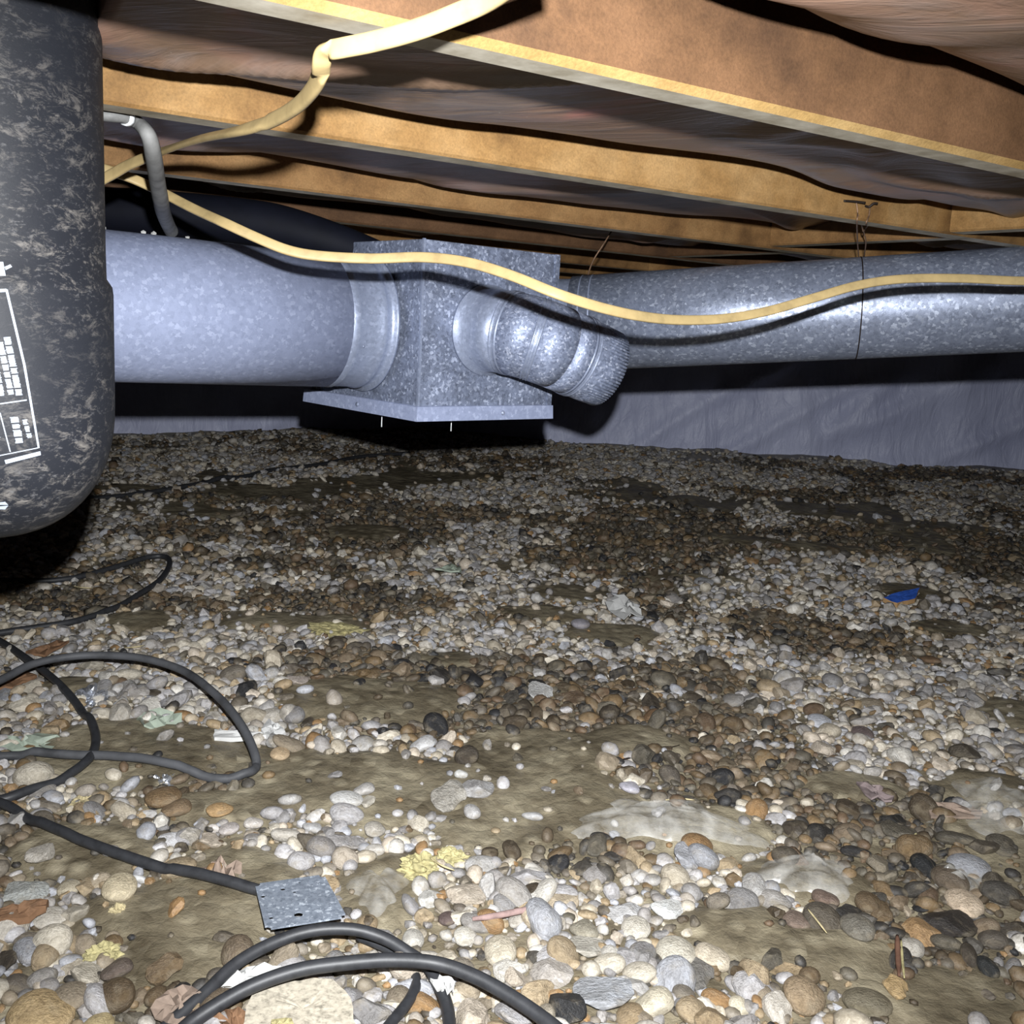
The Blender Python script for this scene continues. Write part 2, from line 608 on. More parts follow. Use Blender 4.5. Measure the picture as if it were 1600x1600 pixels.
def bare_mask(x, y):
    m_ = mask(BARE_W, x, y, 11)
    n_ = fbm(x * 2.6, y * 2.2, 21, 4)
    side = np.clip((n_ - 0.62) / 0.06, 0, 1)
    out_of_view = np.abs(x) > 0.52 * y + 0.05
    far = (y > 2.3)
    return np.where(out_of_view, np.maximum(m_, side), np.where(far, np.maximum(m_, np.clip((n_ - 0.72) / 0.05, 0, 1)), m_))


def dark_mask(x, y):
    return np.maximum(mask(DARK_W, x, y, 31), np.clip((fbm(x * 3.1, y * 2.7, 41, 4) - 0.56) / 0.08, 0, 0.8) * (y > 1.9))  # far noise term: dark streaks plus torch falloff painted into distant gravel


def wall_dist(x, y):
    """signed distance in front of the wall line"""
    pts = np.array(WL + WR[1:])
    yy = np.interp(x, pts[:, 0], pts[:, 1])
    return yy - y


def ground_z(x, y):
    x, y = np.asarray(x, float), np.asarray(y, float)
    z = ground_smooth(y)
    z = z + (fbm(x * 2.2 + 5, y * 2.2, 3, 3) - 0.5) * 0.03
    z = z + bare_mask(x, y) * 0.008 + (fbm(x * 9, y * 9, 8, 3) - 0.5) * 0.012
    wd = wall_dist(x, y)
    z = z + np.exp(-(wd / 0.16) ** 2) * 0.03 * fbm(x * 5, y * 5, 14, 3)
    return z


xs = np.concatenate([np.linspace(-3.9, -1.3, 50)[:-1], np.linspace(-1.3, 1.3, 240), np.linspace(1.3, 3.8, 50)[1:]])
ys = np.concatenate([np.linspace(-1.2, 0.5, 30)[:-1], np.linspace(0.5, 2.2, 170), np.linspace(2.2, 4.7, 90)[1:]])
XX, YY = np.meshgrid(xs, ys)
ZZ = ground_z(XX, YY)
V = np.stack([XX.ravel(), YY.ravel(), ZZ.ravel()], 1)
nx_, ny_ = len(xs), len(ys)
ii = (np.arange(ny_ - 1)[:, None] * nx_ + np.arange(nx_ - 1)[None, :]).ravel()
Q = np.stack([ii, ii + 1, ii + nx_ + 1, ii + nx_], 1)
me = big_mesh('floor', V, Q)
moss = np.exp(-(wall_dist(V[:, 0], V[:, 1]) / 0.09) ** 2) * np.clip((-0.45 - V[:, 0]) / 0.2, 0, 1) * (0.4 + fbm(V[:, 0] * 6, V[:, 1] * 6, 77, 3))
a_ = me.attributes.new('moss', 'FLOAT', 'POINT')
a_.data.foreach_set('value', np.clip(moss, 0, 1).astype(np.float32))
me.materials.append(M_ground)
fo = bpy.data.objects.new('floor', me)
COL.objects.link(fo)
struct(fo)

# ------------------------------------------------------------------ walls (white liner sheet hung on the foundation)
HJ = 0.766          # height of the joist undersides
TOPZ = HJ + 0.235


def wall_sheet(name, line, seed):
    L = np.array(line)
    seg = np.linalg.norm(np.diff(L, axis=0), axis=1)
    cum = np.concatenate([[0], np.cumsum(seg)])
    ns, nz = int(cum[-1] / 0.025), 34
    s = np.linspace(0, cum[-1], ns)
    px, py = np.interp(s, cum, L[:, 0]), np.interp(s, cum, L[:, 1])
    z = np.linspace(0.0, 1.0, nz)
    S, Zt = np.meshgrid(s, z)
    PX, PY = np.meshgrid(px, z)[0], np.meshgrid(py, z)[0]
    base = ground_smooth(PY) - 0.06
    H = base + (TOPZ - base) * Zt
    fold = (fbm(S * 9 + H * 2.2, H * 1.4 + S * 0.7, seed, 4) - 0.5)
    rid = 1 - np.abs(fbm(S * 3.2 - H * 4.5, H * 1.2 + S * .6, seed + 9, 2) * 2 - 1)
    off = fold * 0.045 + (rid ** 5) * 0.035 - 0.01
    V = np.stack([PX, PY - off, H], 2).reshape(-1, 3)
    k = len(s)
    ii = (np.arange(nz - 1)[:, None] * k + np.arange(k - 1)[None, :]).ravel()
    Q = np.stack([ii, ii + 1, ii + k + 1, ii + k], 1)
    me = big_mesh(name, V, Q)
    me.materials.append(M_liner)
    o = bpy.data.objects.new(name, me)
    COL.objects.link(o)
    struct(o)
    return o


wall_sheet('wall_left', WL, 5)
wall_sheet('wall_right', WR, 15)

# ------------------------------------------------------------------ floor framing overhead
D1 = np.array([math.sin(AZ), math.cos(AZ), 0])       # along the joists
N1 = np.array([-math.cos(AZ), math.sin(AZ), 0])      # across the joists, away from the camera
JT = 0.038
JC = {i: 0.575 + 0.408 * i for i in range(-3, 8)}     # near face of each joist
JC[1], JC[2], JC[3] = 0.975, 1.39, 1.80


def fr(c, s, z):
    p = N1 * c + D1 * s
    return np.array([p[0], p[1], z])


def beam(name, c0, c1, s0, s1, z0, mat, edge=False, parent=None):
    p = [fr(c0, s0, z0), fr(c0, s1, z0), fr(c1, s1, z0), fr(c1, s0, z0),
         fr(c0, s0, TOPZ), fr(c0, s1, TOPZ), fr(c1, s1, TOPZ), fr(c1, s0, TOPZ)]
    v, f = box8(p)
    me = mesh_np(name, v, f, False)
    bevel_mesh(me, 0.0055 if edge else 0.003, 1)
    me.materials.append(mat)
    me.materials.append(M_wood_under)
    me.materials.append(M_wood_edge)
    me.update()
    for p_ in me.polygons:
        if p_.normal.z < -0.9:
            p_.material_index = 1
        elif edge and p_.normal.z < -0.3 and p_.area > 0.002:
            p_.material_index = 2
    return obj(name, me, None, parent)


joist_labels = {
    -3: 'wooden floor joist overhead, farthest behind the viewer', -2: 'wooden floor joist overhead, behind the viewer',
    -1: 'wooden floor joist directly overhead in front of the first insulation batt',
    0: 'nearest brown floor joist with a bright yellow lower edge, top right',
    1: 'second floor joist from the front, pale wood, bent nails near its right end',
    2: 'third floor joist from the front, running just above the box',
    3: 'fourth floor joist from the front, directly behind the sheet metal box top',
    4: 'fifth floor joist from the front, mostly hidden behind the ducts', 5: 'sixth floor joist from the front, in the dark',
    6: 'seventh floor joist from the front, in the dark near the wall', 7: 'last floor joist in the dark beside the far wall'}
for i, c in JC.items():
    s1 = min(3.3, (3.85 - 0.839 * (c + JT)) / 0.545) if i > 2 else 3.0
    s1 = max(s1, 0.9)
    mat = {0: M_wood_brown, 1: M_wood_pale, 2: M_wood, 3: M_wood_brown}.get(i, M_wood)
    o = beam('floor_joist', c, c + JT, -1.7 if i < 5 else -1.2, s1, HJ + (0.002 if i % 2 else 0), mat, edge=(i == 0))
    tag(o, joist_labels[i], 'joist', 'floor joists overhead')


def s_on(x, y, c):
    d = ray(x, y)
    return (CAM + d * (c / (d @ N1))) @ D1


BLK = {0: s_on(1480, 357, JC[1]), 1: s_on(1200, 384, JC[2]), 2: s_on(1040, 408, JC[3])}
blk_labels = {0: 'short wooden blocking piece between first and second joist at right edge',
              1: 'short wooden blocking piece between second and third joist behind the hanging wires',
              2: 'short wooden blocking piece between third and fourth joist above the round pipe'}
for i, s in BLK.items():
    o = beam('joist_blocking', JC[i] + JT + 0.001, JC[i + 1] - 0.001, s, s + JT, HJ + 0.004, {0: M_wood_pale, 1: M_wood, 2: M_wood_brown}[i])
    tag(o, blk_labels[i], 'blocking', 'blocking between joists')

# insulation batts
BZ = {-1: 0.040, 0: 0.024, 1: 0.026, 2: 0.028}


def batt(i, s0, s1, seed, label):
    c0, c1 = JC[i] + JT + 0.004, JC[i + 1] - 0.004
    near_bay = -1 <= i <= 2
    ns, nc = (max(8, int((s1 - s0) / 0.011)), 84) if near_bay else (max(8, int((s1 - s0) / 0.03)), 30)
    s, t = np.linspace(s0, s1, ns), np.linspace(0, 1, nc)
    S, T_ = np.meshgrid(s, t)
    C = c0 + (c1 - c0) * T_
    e = np.abs(2 * T_ - 1)
    prof = np.where(T_ < 0.74, 0.052 * np.clip(1 - T_ / 0.74, 0, 1) ** 1.35, 0.05 * np.clip((T_ - 0.74) / 0.26, 0, 1) ** 1.8)
    lo_ = BZ.get(i, 0.03)
    u, w_ = S * 0.94 + C * 0.34, -S * 0.34 + C * 0.94
    big = (fbm(S * 2.3 + seed, C * 1.5, seed, 2) - 0.5) * 0.045
    f1 = np.exp(-((fbm(u * 1.3 + seed, w_ * 6, seed + 4, 2) - 0.5) / 0.07) ** 2)
    f2 = np.exp(-((fbm((S * .85 - C * .53) * 1.7, (S * .53 + C * .85) * 5 + seed, seed + 8, 2) - 0.5) / 0.05) ** 2)
    fine = (fbm(u * 2.0, w_ * 12, seed + 12, 2) - 0.5) * 0.006
    Z = HJ + lo_ + prof + big - 0.009 * f1 - 0.007 * f2 + 0.004 + fine
    # the edges wander in and out
    C2 = C + (1 - 2 * T_) * 0.02 * fbm(S * 5, T_ * 0 + seed, seed + 2, 3) * e ** 2
    Z = HJ + 0.004 + np.logaddexp(0, (Z - HJ - 0.004) / 0.006) * 0.006
    P = N1[None, None, :2] * C2[..., None] + D1[None, None, :2] * S[..., None]
    V = np.concatenate([P, Z[..., None]], 2).reshape(-1, 3)
    ii = (np.arange(nc - 1)[:, None] * ns + np.arange(ns - 1)[None, :]).ravel()
    Q = np.stack([ii, ii + ns, ii + ns + 1, ii + 1], 1)
    # flat top against the subfloor, joined to the underside by thin sides
    k = len(V)
    g_ = np.arange(k).reshape(nc, ns)
    loop = np.concatenate([g_[0, :], g_[1:, -1], g_[-1, ::-1][1:], g_[::-1, 0][1:-1]])
    n_l = len(loop)
    top = V[loop].copy()
    top[:, 2] = TOPZ - 0.006
    cen = top.mean(0)[None]
    ids = np.arange(n_l)
    nxt = (ids + 1) % n_l
    sides = np.stack([loop, loop[nxt], k + nxt, k + ids], 1)
    lid = np.stack([k + ids, k + nxt, np.full(n_l, k + n_l), np.full(n_l, k + n_l)], 1)
    me = mesh_np('insulation_batt', np.vstack([V, top, cen]), [tuple(q_) for q_ in np.vstack([Q, sides])] + [tuple(q_[:3]) for q_ in lid])
    o = obj('insulation_batt', me, M_batt)
    tag(o, label, 'insulation', 'plastic faced insulation between the joists')


for i in range(-3, 7):
    s_end = 3.0 if i <= 2 else max(0.85, min(3.2, (3.8 - 0.839 * JC[i + 1]) / 0.545))
    nm = {-3: 'wrinkled insulation facing overhead, farthest behind the viewer', -2: 'wrinkled insulation facing overhead, behind the viewer',
          -1: 'nearest wrinkled brown insulation facing, in front of the first joist, top right',
          0: 'wrinkled pinkish brown insulation facing between first and second joist',
          1: 'dark wrinkled insulation facing between second and third joist',
          2: 'dark wrinkled insulation facing between third and fourth joist',
          3: 'shadowed insulation facing between fourth and fifth joist',
          4: 'shadowed insulation facing between fifth and sixth joist',
          5: 'shadowed insulation facing between sixth and seventh joist', 6: 'shadowed insulation facing beside the far wall'}[i]
    if i == 0:
        batt(i, -1.65, -0.03, 91, nm + ', left of the black tank')
        batt(i, 0.162, BLK[i] - 0.004, 3, nm)
        batt(i, BLK[i] + JT + 0.004, s_end, 50, nm + ', beyond the blocking piece')
    elif i in BLK:
        batt(i, -1.65, BLK[i] - 0.004, 3 + i * 7, nm)
        batt(i, BLK[i] + JT + 0.004, s_end, 50 + i * 7, nm + ', beyond the blocking piece')
    else:
        batt(i, -1.65 if i < 5 else -1.15, s_end, 3 + i * 7 + 70, nm)

# subfloor
p = [(-4.2, -2.2, TOPZ), (4.2, -2.2, TOPZ), (4.2, 4.8, TOPZ), (-4.2, 4.8, TOPZ)]
v, f = box8([np.array(q, float) for q in p] + [np.array(q, float) + np.array([0, 0, 0.02]) for q in p])
struct(obj('ceiling', mesh_np('ceiling', v, f, False), M_subfloor))

# ------------------------------------------------------------------ sheet metal junction box
BA = math.radians(48.5)
E1 = np.array([math.sin(BA), math.cos(BA), 0])
E2 = np.array([-math.cos(BA), math.sin(BA), 0])
N0 = U(663, 373, 1.5)
BT, BB = N0[2], N0[2] - 0.268
WRT, WLT = 0.272, 0.315
N0 = np.array([N0[0], N0[1], 0])


def bx(a, b_, z):
    p_ = N0 + E1 * a + E2 * b_
    return np.array([p_[0], p_[1], z])


root = thing('duct_box', 'square galvanised sheet metal duct box hanging in the middle', 'duct box', tuple(bx(WRT / 2, WLT / 2, BB)))
FZ = BB + 0.020
v, f = box8([bx(0, 0, FZ), bx(WRT, 0, FZ), bx(WRT, WLT, FZ), bx(0, WLT, FZ), bx(0, 0, BT), bx(WRT, 0, BT), bx(WRT, WLT, BT), bx(0, WLT, BT)])
me = mesh_np('box_body', v, f, False)
bevel_mesh(me, 0.0018, 2)
obj('box_body', me, M_galv_box, root)
# flared flange
fl = 0.009
ring_t = [bx(-0.001, -0.001, FZ + 0.003), bx(WRT + .001, -0.001, FZ + 0.003), bx(WRT + .001, WLT + .001, FZ + 0.003), bx(-0.001, WLT + .001, FZ + 0.003)]
ring_m = [bx(-0.004, -0.004, FZ + 0.002), bx(WRT + .004, -0.004, FZ + 0.002), bx(WRT + .004, WLT + fl * 2, FZ + 0.002), bx(-0.004, WLT + fl * 2, FZ + 0.002)]
ring_b = [bx(-0.005, -0.005, BB), bx(WRT + .005, -0.005, BB), bx(WRT + .005, WLT + fl * 2.2, BB), bx(-0.005, WLT + fl * 2.2, BB)]
v = np.array(ring_t + ring_m + ring_b)
f = []
for q in (0, 4):
    for j in range(4):
        f.append((q + j, q + 4 + j, q + 4 + (j + 1) % 4, q + (j + 1) % 4))
f.append((8, 9, 10, 11))
f = [t[::-1] for t in f]
fm = mesh_np('bottom_flange', v, f, False)
fo_ = obj('bottom_flange', fm, M_galv_smooth, root)
# seam down the near corner
v, f = box8([bx(-.0022, -.0022, FZ), bx(.0016, -.0022, FZ), bx(.0016, .0016, FZ), bx(-.0022, .0016, FZ), bx(-.0022, -.0022, BT + .0008), bx(.0016, -.0022, BT + .0008), bx(.0016, .0016, BT + .0008), bx(-.0022, .0016, BT + .0008)])
obj('corner_seam', mesh_np('corner_seam', v, f, False), M_collar, root, 'bright folded corner seam')
# corner lip on the right edge, lower part
v, f = box8([bx(WRT - .008, -.0025, BB + .02), bx(WRT + .0015, -.0025, BB + .02), bx(WRT + .0015, .001, BB + .02), bx(WRT - .008, .001, BB + .02),
             bx(WRT - .008, -.0025, BT), bx(WRT + .0015, -.0025, BT), bx(WRT + .0015, .001, BT), bx(WRT - .008, .001, BT)])
obj('corner_seam', mesh_np('corner_seam', v, f, False), M_galv_box, root)


def dome(c, nrm, r, hgt, seg=10):
    nrm = nrm / np.linalg.norm(nrm)
    a = np.cross(nrm, [0, 0, 1.0])
    if np.linalg.norm(a) < .1:
        a = np.cross(nrm, [1.0, 0, 0])
    a /= np.linalg.norm(a)
    b_ = np.cross(nrm, a)
    Rs = []
    for k in range(4):
        t = k / 3 * np.pi / 2
        rr_ = max(r * math.cos(t), 1e-5)
        Rs.append(np.array([c + nrm * hgt * math.sin(t) + rr_ * (math.cos(q) * a + math.sin(q) * b_) for q in np.linspace(0, 2 * np.pi, seg, endpoint=False)]))
    return rings(Rs)


for a, b_, nn in ((0.165, -0.005, -E2), (-0.005, 0.16, -E1)):
    obj('rivet', mesh_np('rivet', *dome(bx(a, b_, BB + 0.011), nn, 0.004, 0.0025)), M_galv_box, root)
for a, b_ in ((0.02, 0.125), (0.10, 0.045)):
    v, f = tube([bx(a, b_, BB - .0005), bx(a, b_, BB - .012), bx(a, b_, BB - .0225)], [0.0007, 0.0007, 0.0011], 6)
    obj('screw_tip', mesh_np('screw_tip', v, f), M_band, root, 'thin bright screw tip below the box')

# ------------------------------------------------------------------ ducts
def cyl_rings(P, R, seg=64):
    """skin along path P with radii R; duplicates in P make crisp steps"""
    P = np.asarray(P, float)
    d = P[-1] - P[0]
    d /= np.linalg.norm(d)
    a = np.cross(d, [0, 0, 1.0])
    a /= np.linalg.norm(a)
    b_ = np.cross(a, d)
    q = np.linspace(0, 2 * np.pi, seg, endpoint=False)
    return rings([p_ + r_ * (np.cos(q)[:, None] * a + np.sin(q)[:, None] * b_) for p_, r_ in zip(P, R)])


def shell(v, f, name, mat, parent, thick=0.0012, label=None):
    me = mesh_np(name, v, f)
    o = obj(name, me, mat, parent, label)
    sm = o.modifiers.new('wall', 'SOLIDIFY')
    sm.thickness = thick
    sm.offset = -1
    return o


# big trunk duct to the left
DA = bx(-0.001, 0.150, 0.5905)
RD = 0.1005
dl = -E1 + np.array([-0.10, 0.0, 0.012])
dl /= np.linalg.norm(dl)
trunk = thing('trunk_duct', 'large smooth round galvanised duct running left from the box', 'duct', tuple(DA + dl * 0.4 - np.array([0, 0, RD])))
v, f = cyl_rings([DA + dl * 0.075, DA + dl * 0.35, DA + dl * 0.7, DA + dl * 1.05], [RD] * 4)
shell(v, f, 'duct_body', M_galv_smooth, trunk)
v, f = cyl_rings([DA, DA + dl * 0.004, DA + dl * 0.0041, DA + dl * 0.016, DA + dl * .02, DA + dl * .024, DA + dl * 0.062, DA + dl * .066, DA + dl * .070, DA + dl * 0.085],
                 [RD + .006, RD + .006, RD - .001, RD - .001, RD + .0015, RD - .001, RD - .001, RD + .001, RD - .0012, RD - .0012])
shell(v, f, 'collar', M_collar, trunk, 0.001, 'plain ring collar at the box')
# seam around the trunk near the tank, and rivets
sr = DA + dl * 0.425
v, f = cyl_rings([sr, sr + dl * .001, sr + dl * .007, sr + dl * .008], [RD + .0001, RD + .001, RD + .001, RD + .0001])
obj('sealed_joint', mesh_np('sealed_joint', v, f), plain('greenish_sealant', (140, 150, 150), 0.7, 0.3, 0, 0.2), trunk, 'faint greenish sealed joint')
aa = np.cross(dl, [0, 0, 1.0]); aa /= np.linalg.norm(aa)
if aa @ (CAM - DA) < 0:
    aa = -aa
for ang in (-20, 70):
    nn = math.cos(math.radians(ang)) * aa + math.sin(math.radians(ang)) * np.array([0, 0, 1.0])
    obj('rivet', mesh_np('rivet', *dome(DA + dl * .054 + nn * (RD - .002), nn, 0.003, 0.003)), M_galv_box, trunk)
# crumbs of debris lying on top of the duct
for k, (px, py) in enumerate(((208, 358), (240, 360), (272, 360), (278, 361), (196, 359))):
    c = DA + dl * (0.425, 0.405, 0.352, 0.338, 0.29)[k]
    cr = c + np.array([0, 0.01, RD + .002])
    bm = bmesh.new()
    bmesh.ops.create_icosphere(bm, subdivisions=1, radius=0.004, matrix=Matrix.Translation(Vector(cr)))
    for vv in bm.verts:
        vv.co += Vector(rng.uniform(-.001, .001, 3))
    me = bpy.data.meshes.new('crumb')
    bm.to_mesh(me)
    bm.free()
    tag(obj('plaster_crumb', me, M_white), 'tiny pale crumb on the large duct, ' + ('leftmost', 'second from the left', 'middle one', 'second from the right', 'rightmost')[k] + ' of five', 'crumb', 'crumbs on the duct')

# adjustable elbow on the near right face
nf = -E2
PE = bx(0.128, -0.0005, 0.5905)
RE = 0.0625
bdir = E1 * math.cos(math.radians(19)) - np.array([0, 0, math.sin(math.radians(19))]) - E2 * 0.26
bdir /= np.linalg.norm(bdir)
perp = bdir - nf * (bdir @ nf)
perp /= np.linalg.norm(perp)
phi = math.acos(np.clip(bdir @ nf, -1, 1))
CL, RB, EL = 0.020, 0.082, 0.094


def elbow_pt(t):
    return PE + nf * CL + RB * (math.sin(t) * nf + (1 - math.cos(t)) * perp), math.cos(t) * nf + math.sin(t) * perp


side = np.cross(nf, perp)


def ring_at(c, tdir, r, seg=72, crimp=0.0, ph=0.0):
    u_ = np.cross(side, tdir)
    q = np.linspace(0, 2 * np.pi, seg, endpoint=False)
    rr_ = r + crimp * np.cos(q * (seg // 4) + ph)
    return c + rr_[:, None] * (np.cos(q)[:, None] * side + np.sin(q)[:, None] * u_)


elbow = thing('duct_elbow', 'short galvanised adjustable elbow with open crimped end on the box front', 'duct elbow', tuple(PE + nf * .08 - np.array([0, 0, .09])))
cuts = [0.0, phi * 0.34, phi * 0.68, phi]
c0, t0 = PE, nf
v, f = rings([ring_at(PE, nf, RE + .007), ring_at(PE + nf * .0025, nf, RE + .007), ring_at(PE + nf * .003, nf, RE + .001), ring_at(*elbow_pt(phi * .12), RE), ring_at(*elbow_pt(phi * 0.30), RE)])
shell(v, f, 'collar_gore', M_collar, elbow, 0.001, 'plain starting collar')
gm = [M_galv_elbow, M_galv_elbow]


def bead(t):
    c, d = elbow_pt(t) if t <= phi else (elbow_pt(phi)[0] + bdir * (t - phi), bdir)
    Rs = []
    for k in range(9):
        x_ = (k - 4) / 4 * .0065
        Rs.append(ring_at(c + d * x_, d, RE + .0002 + .0022 * math.cos(abs(x_) / .0065 * math.pi * 1.5) ** 2))
    v, f = rings(Rs)
    obj('bead', mesh_np('bead', v, f), M_collar, elbow, 'raised bright bead')


def gore(t0_, t1_):
    (ca, da), (cb, db) = elbow_pt(t0_), elbow_pt(t1_)
    v, f = rings([ring_at(ca, da, RE), ring_at((ca + cb) / 2 * 1.0 + (elbow_pt((t0_ + t1_) / 2)[0] - (ca + cb) / 2) * .6, (da + db) / np.linalg.norm(da + db), RE), ring_at(cb, db, RE)])
    shell(v, f, 'gore', M_galv_elbow, elbow, 0.001)


gore(phi * 0.30, phi * 0.66)
gore(phi * 0.66, phi * 1.0)
pe, de = elbow_pt(phi)
v, f = rings([ring_at(pe, bdir, RE), ring_at(pe + bdir * .036, bdir, RE)])
shell(v, f, 'gore', M_galv_elbow, elbow, 0.001)
for t in (phi * 0.30, phi * 0.66, phi + 0.036):
    bead(t)
cs = pe + bdir * .042
v, f = rings([ring_at(pe + bdir * .034, bdir, RE, 288), ring_at(cs, bdir, RE - .0005, 288), ring_at(cs + bdir * .014, bdir, RE - .001, 288, 0.0), ring_at(cs + bdir * .018, bdir, RE - .0015, 288, 0.0008),
              ring_at(cs + bdir * (EL - .042), bdir, RE - .003, 288, 0.0011)])
shell(v, f, 'crimped_end', M_galv_elbow, elbow, 0.0008, 'ribbed crimped open end')
obj('rivet', mesh_np('rivet', *dome(PE + nf * .02 + (-np.array([0, 0, 1.0]) * .55 - E1 * .6 + nf * 0) / np.linalg.norm(-np.array([0, 0, 1.0]) * .55 - E1 * .6) * RE, nf * .2 - E1 * .6 - np.array([0, 0, .55]), 0.003, 0.002)), M_collar, elbow)

# round pipe to the right
RP = 0.083
A_ = U(1080, 496, 1.79)
B_ = U(1600, 468, 1.66)
dr = (B_ - A_) / np.linalg.norm(B_ - A_)
P0 = A_ - dr * 0.205
pipe = thing('round_duct', 'long round galvanised duct running right from behind the box', 'duct', tuple(A_ + dr * .3 - np.array([0, 0, RP])))
v, f = cyl_rings([P0, P0 + dr * .3, A_ + dr * .6, B_ + dr * .2], [RP] * 4)
shell(v, f, 'duct_body', M_galv_pipe, pipe)
# collar and angled piece that turns into the back of the box
bq = bx(WRT + .001, 0.16, 0.605)
path = catmull([bq, bq + E1 * .05, P0 - dr * .02 + np.array([0, .005, 0]), P0 + dr * .03], 6)
T_, N_, B2 = frames(path)
q = np.linspace(0, 2 * np.pi, 48, endpoint=False)
v, f = rings([p_ + (RP - .003) * (np.cos(q)[:, None] * n_ + np.sin(q)[:, None] * b_) for p_, n_, b_ in zip(path, N_, B2)])
shell(v, f, 'angled_connector', M_collar, pipe, 0.001, 'short angled connector to the box')
for off in (0.018, 0.036):
    v, f = cyl_rings([P0 + dr * (off - .004), P0 + dr * off, P0 + dr * (off + .004)], [RP + .0001, RP + .0016, RP + .0001])
    obj('bead', mesh_np('bead', v, f), M_collar, pipe)


# strap wire round the pipe, and the hanging wires and bent nails above it
def pipe_at(px):
    best, bt = None, 0
    for t in np.linspace(-.2, 1, 600):
        P = A_ + dr * t - CAM
        x_ = 800 + F_PX * (P @ RT) / (P @ FW)
        if best is None or abs(x_ - px) < best:
            best, bt = abs(x_ - px), t
    return A_ + dr * bt


pc = pipe_at(1340)
side_r = np.cross(dr, [0, 0, 1.0])
side_r /= np.linalg.norm(side_r)
up_r = np.cross(side_r, dr)
q = np.linspace(0, 2 * np.pi, 49)
ringp = [pc + dr * (.004 * math.sin(t)) + (RP + .0012) * (math.cos(t) * side_r + math.sin(t) * up_r) for t in q]
v, f = tube(ringp, 0.0011, 6, False)
wire = thing('hanger_wire', 'thin rusty wire looped round the right duct and tied to bent nails', 'wire', tuple(pc + np.array([0, 0, RP])))
obj('wire_loop', mesh_np('wire_loop', v, f), M_dark, wire, 'dark wire loop hugging the duct')


def on_joist(px, py, c, dc=0.0):
    d = ray(px, py)
    return CAM + d * ((c - dc) / (d @ N1))


n1_, n2_ = on_joist(1338, 316, JC[1], .004), on_joist(1359, 324, JC[1], .004)
top = pc + up_r * (RP + .001)
for pts in ([n1_, on_joist(1340, 332, JC[1], .006), on_joist(1339, 350, JC[1], .004), U(1340, 380, 1.6), U(1342, 404, (top - CAM) @ FW)],
            [n2_, on_joist(1358, 336, JC[1], .006), on_joist(1353, 350, JC[1], .004), U(1356, 352, 1.53), U(1350, 362, 1.56), U(1353, 378, 1.6), U(1350, 402, (top - CAM) @ FW)],
            [on_joist(1341, 336, JC[1], .005), U(1346, 350, 1.5), U(1349, 362, 1.53), U(1351, 358, 1.55)]):
    v, f = tube(catmull(pts, 8), 0.0010, 6)
    obj('wire_strand', mesh_np('wire_strand', v, f), M_rust, wire)
for pts, lb in (([(1318, 314, 0.0), (1336, 315, .006), (1352, 317, .012)], 'dark bent nail above the duct, the longer one'),
                ([(1352, 322, 0.0), (1358, 323, .006), (1365, 318, .010), (1371, 318, .012)], 'dark hooked nail above the duct, the right one')):
    v, f = tube(catmull([on_joist(x_, y_, JC[1], dc) for x_, y_, dc in pts], 6), 0.0016, 8)
    tag(obj('bent_nail', mesh_np('bent_nail', v, f), M_dark), lb, 'nail', 'bent nails in the second joist')

v, f = tube(catmull([U(955, 362, 1.92), U(944, 380, 1.9), U(928, 405, 1.9), U(920, 425, 1.89), U(915, 446, 1.87)], 8), 0.0014, 6)
tag(obj('loose_wire', mesh_np('loose_wire', v, f), M_rust), 'thin brown wire hanging behind the box above the right duct', 'wire')

# black hose behind the trunk duct
hp = catmull([U(20, 325, 1.62), U(150, 328, 1.63), U(300, 338, 1.64), U(420, 352, 1.65), U(520, 378, 1.66), U(610, 410, 1.70)], 10)
v, f = tube(hp, np.interp(np.arange(len(hp)), [0, len(hp) * .6, len(hp) - 1], [.036, .036, .026]), 20)
tag(obj('black_hose', mesh_np('black_hose', v, f), M_blackhose), 'smooth black hose lying behind the large duct under the joists', 'hose')

# grey sheathed tube from the tank to the duct top
gp = catmull([U(110, 172, .93), U(165, 180, .93), U(192, 183, .94), U(215, 192, .96), U(232, 212, .95), U(240, 245, .98), U(246, 285, 1.06), U(251, 312, 1.13), U(255, 332, 1.26), U(262, 350, 1.375), U(268, 362, 1.42)], 8)
v, f = tube(gp, np.interp(np.arange(len(gp)), [0, 16, 40, len(gp) - 1], [.0055, .0055, .0080, .0095]), 12)
gt = thing('grey_tube', 'grey flexible tube bending down behind the black tank to the duct', 'tube', tuple(gp[-1]))
obj('tube_body', mesh_np('tube_body', v, f), M_greytube, gt)
k0 = 17
v, f = tube(gp[k0:k0 + 3], 0.0072, 12)
obj('end_band', mesh_np('end_band', v, f), M_band, gt, 'bright white clamp band')

# ------------------------------------------------------------------ black tank
RTK = 0.092
ed = ray(179, 560)
az_e = math.atan2(ed[0], ed[1])
DTK = 0.875
az_c = az_e - math.asin(RTK / DTK)
TC = np.array([DTK * math.sin(az_c), DTK * math.cos(az_c)])
TB = 0.418
prof = []
for k in range(17):
    t = k / 16 * math.pi / 2
    prof.append((RTK * math.sin(t) ** (2 / 2.3), TB + 0.105 * (1 - math.cos(t) ** (2 / 2.3))))
prof[0] = (1e-4, TB)
zs = 0.6 + 0.01
prof += [(RTK, zs - .004), (RTK - .0008, zs + .002), (RTK - .0048, zs + .008), (RTK - .0052, zs + .03), (RTK - .0055, 0.96), (RTK - .010, 0.985), (RTK * .5, 0.992), (1e-4, 0.994)]
q = np.linspace(0, 2 * np.pi, 96, endpoint=False)
v, f = rings([np.stack([TC[0] + r_ * np.cos(q), TC[1] + r_ * np.sin(q), np.full(96, z_)], 1) for r_, z_ in prof])
tank = thing('black_tank', 'scuffed black cylindrical tank with rounded bottom at the left edge', 'tank', (TC[0], TC[1], TB))
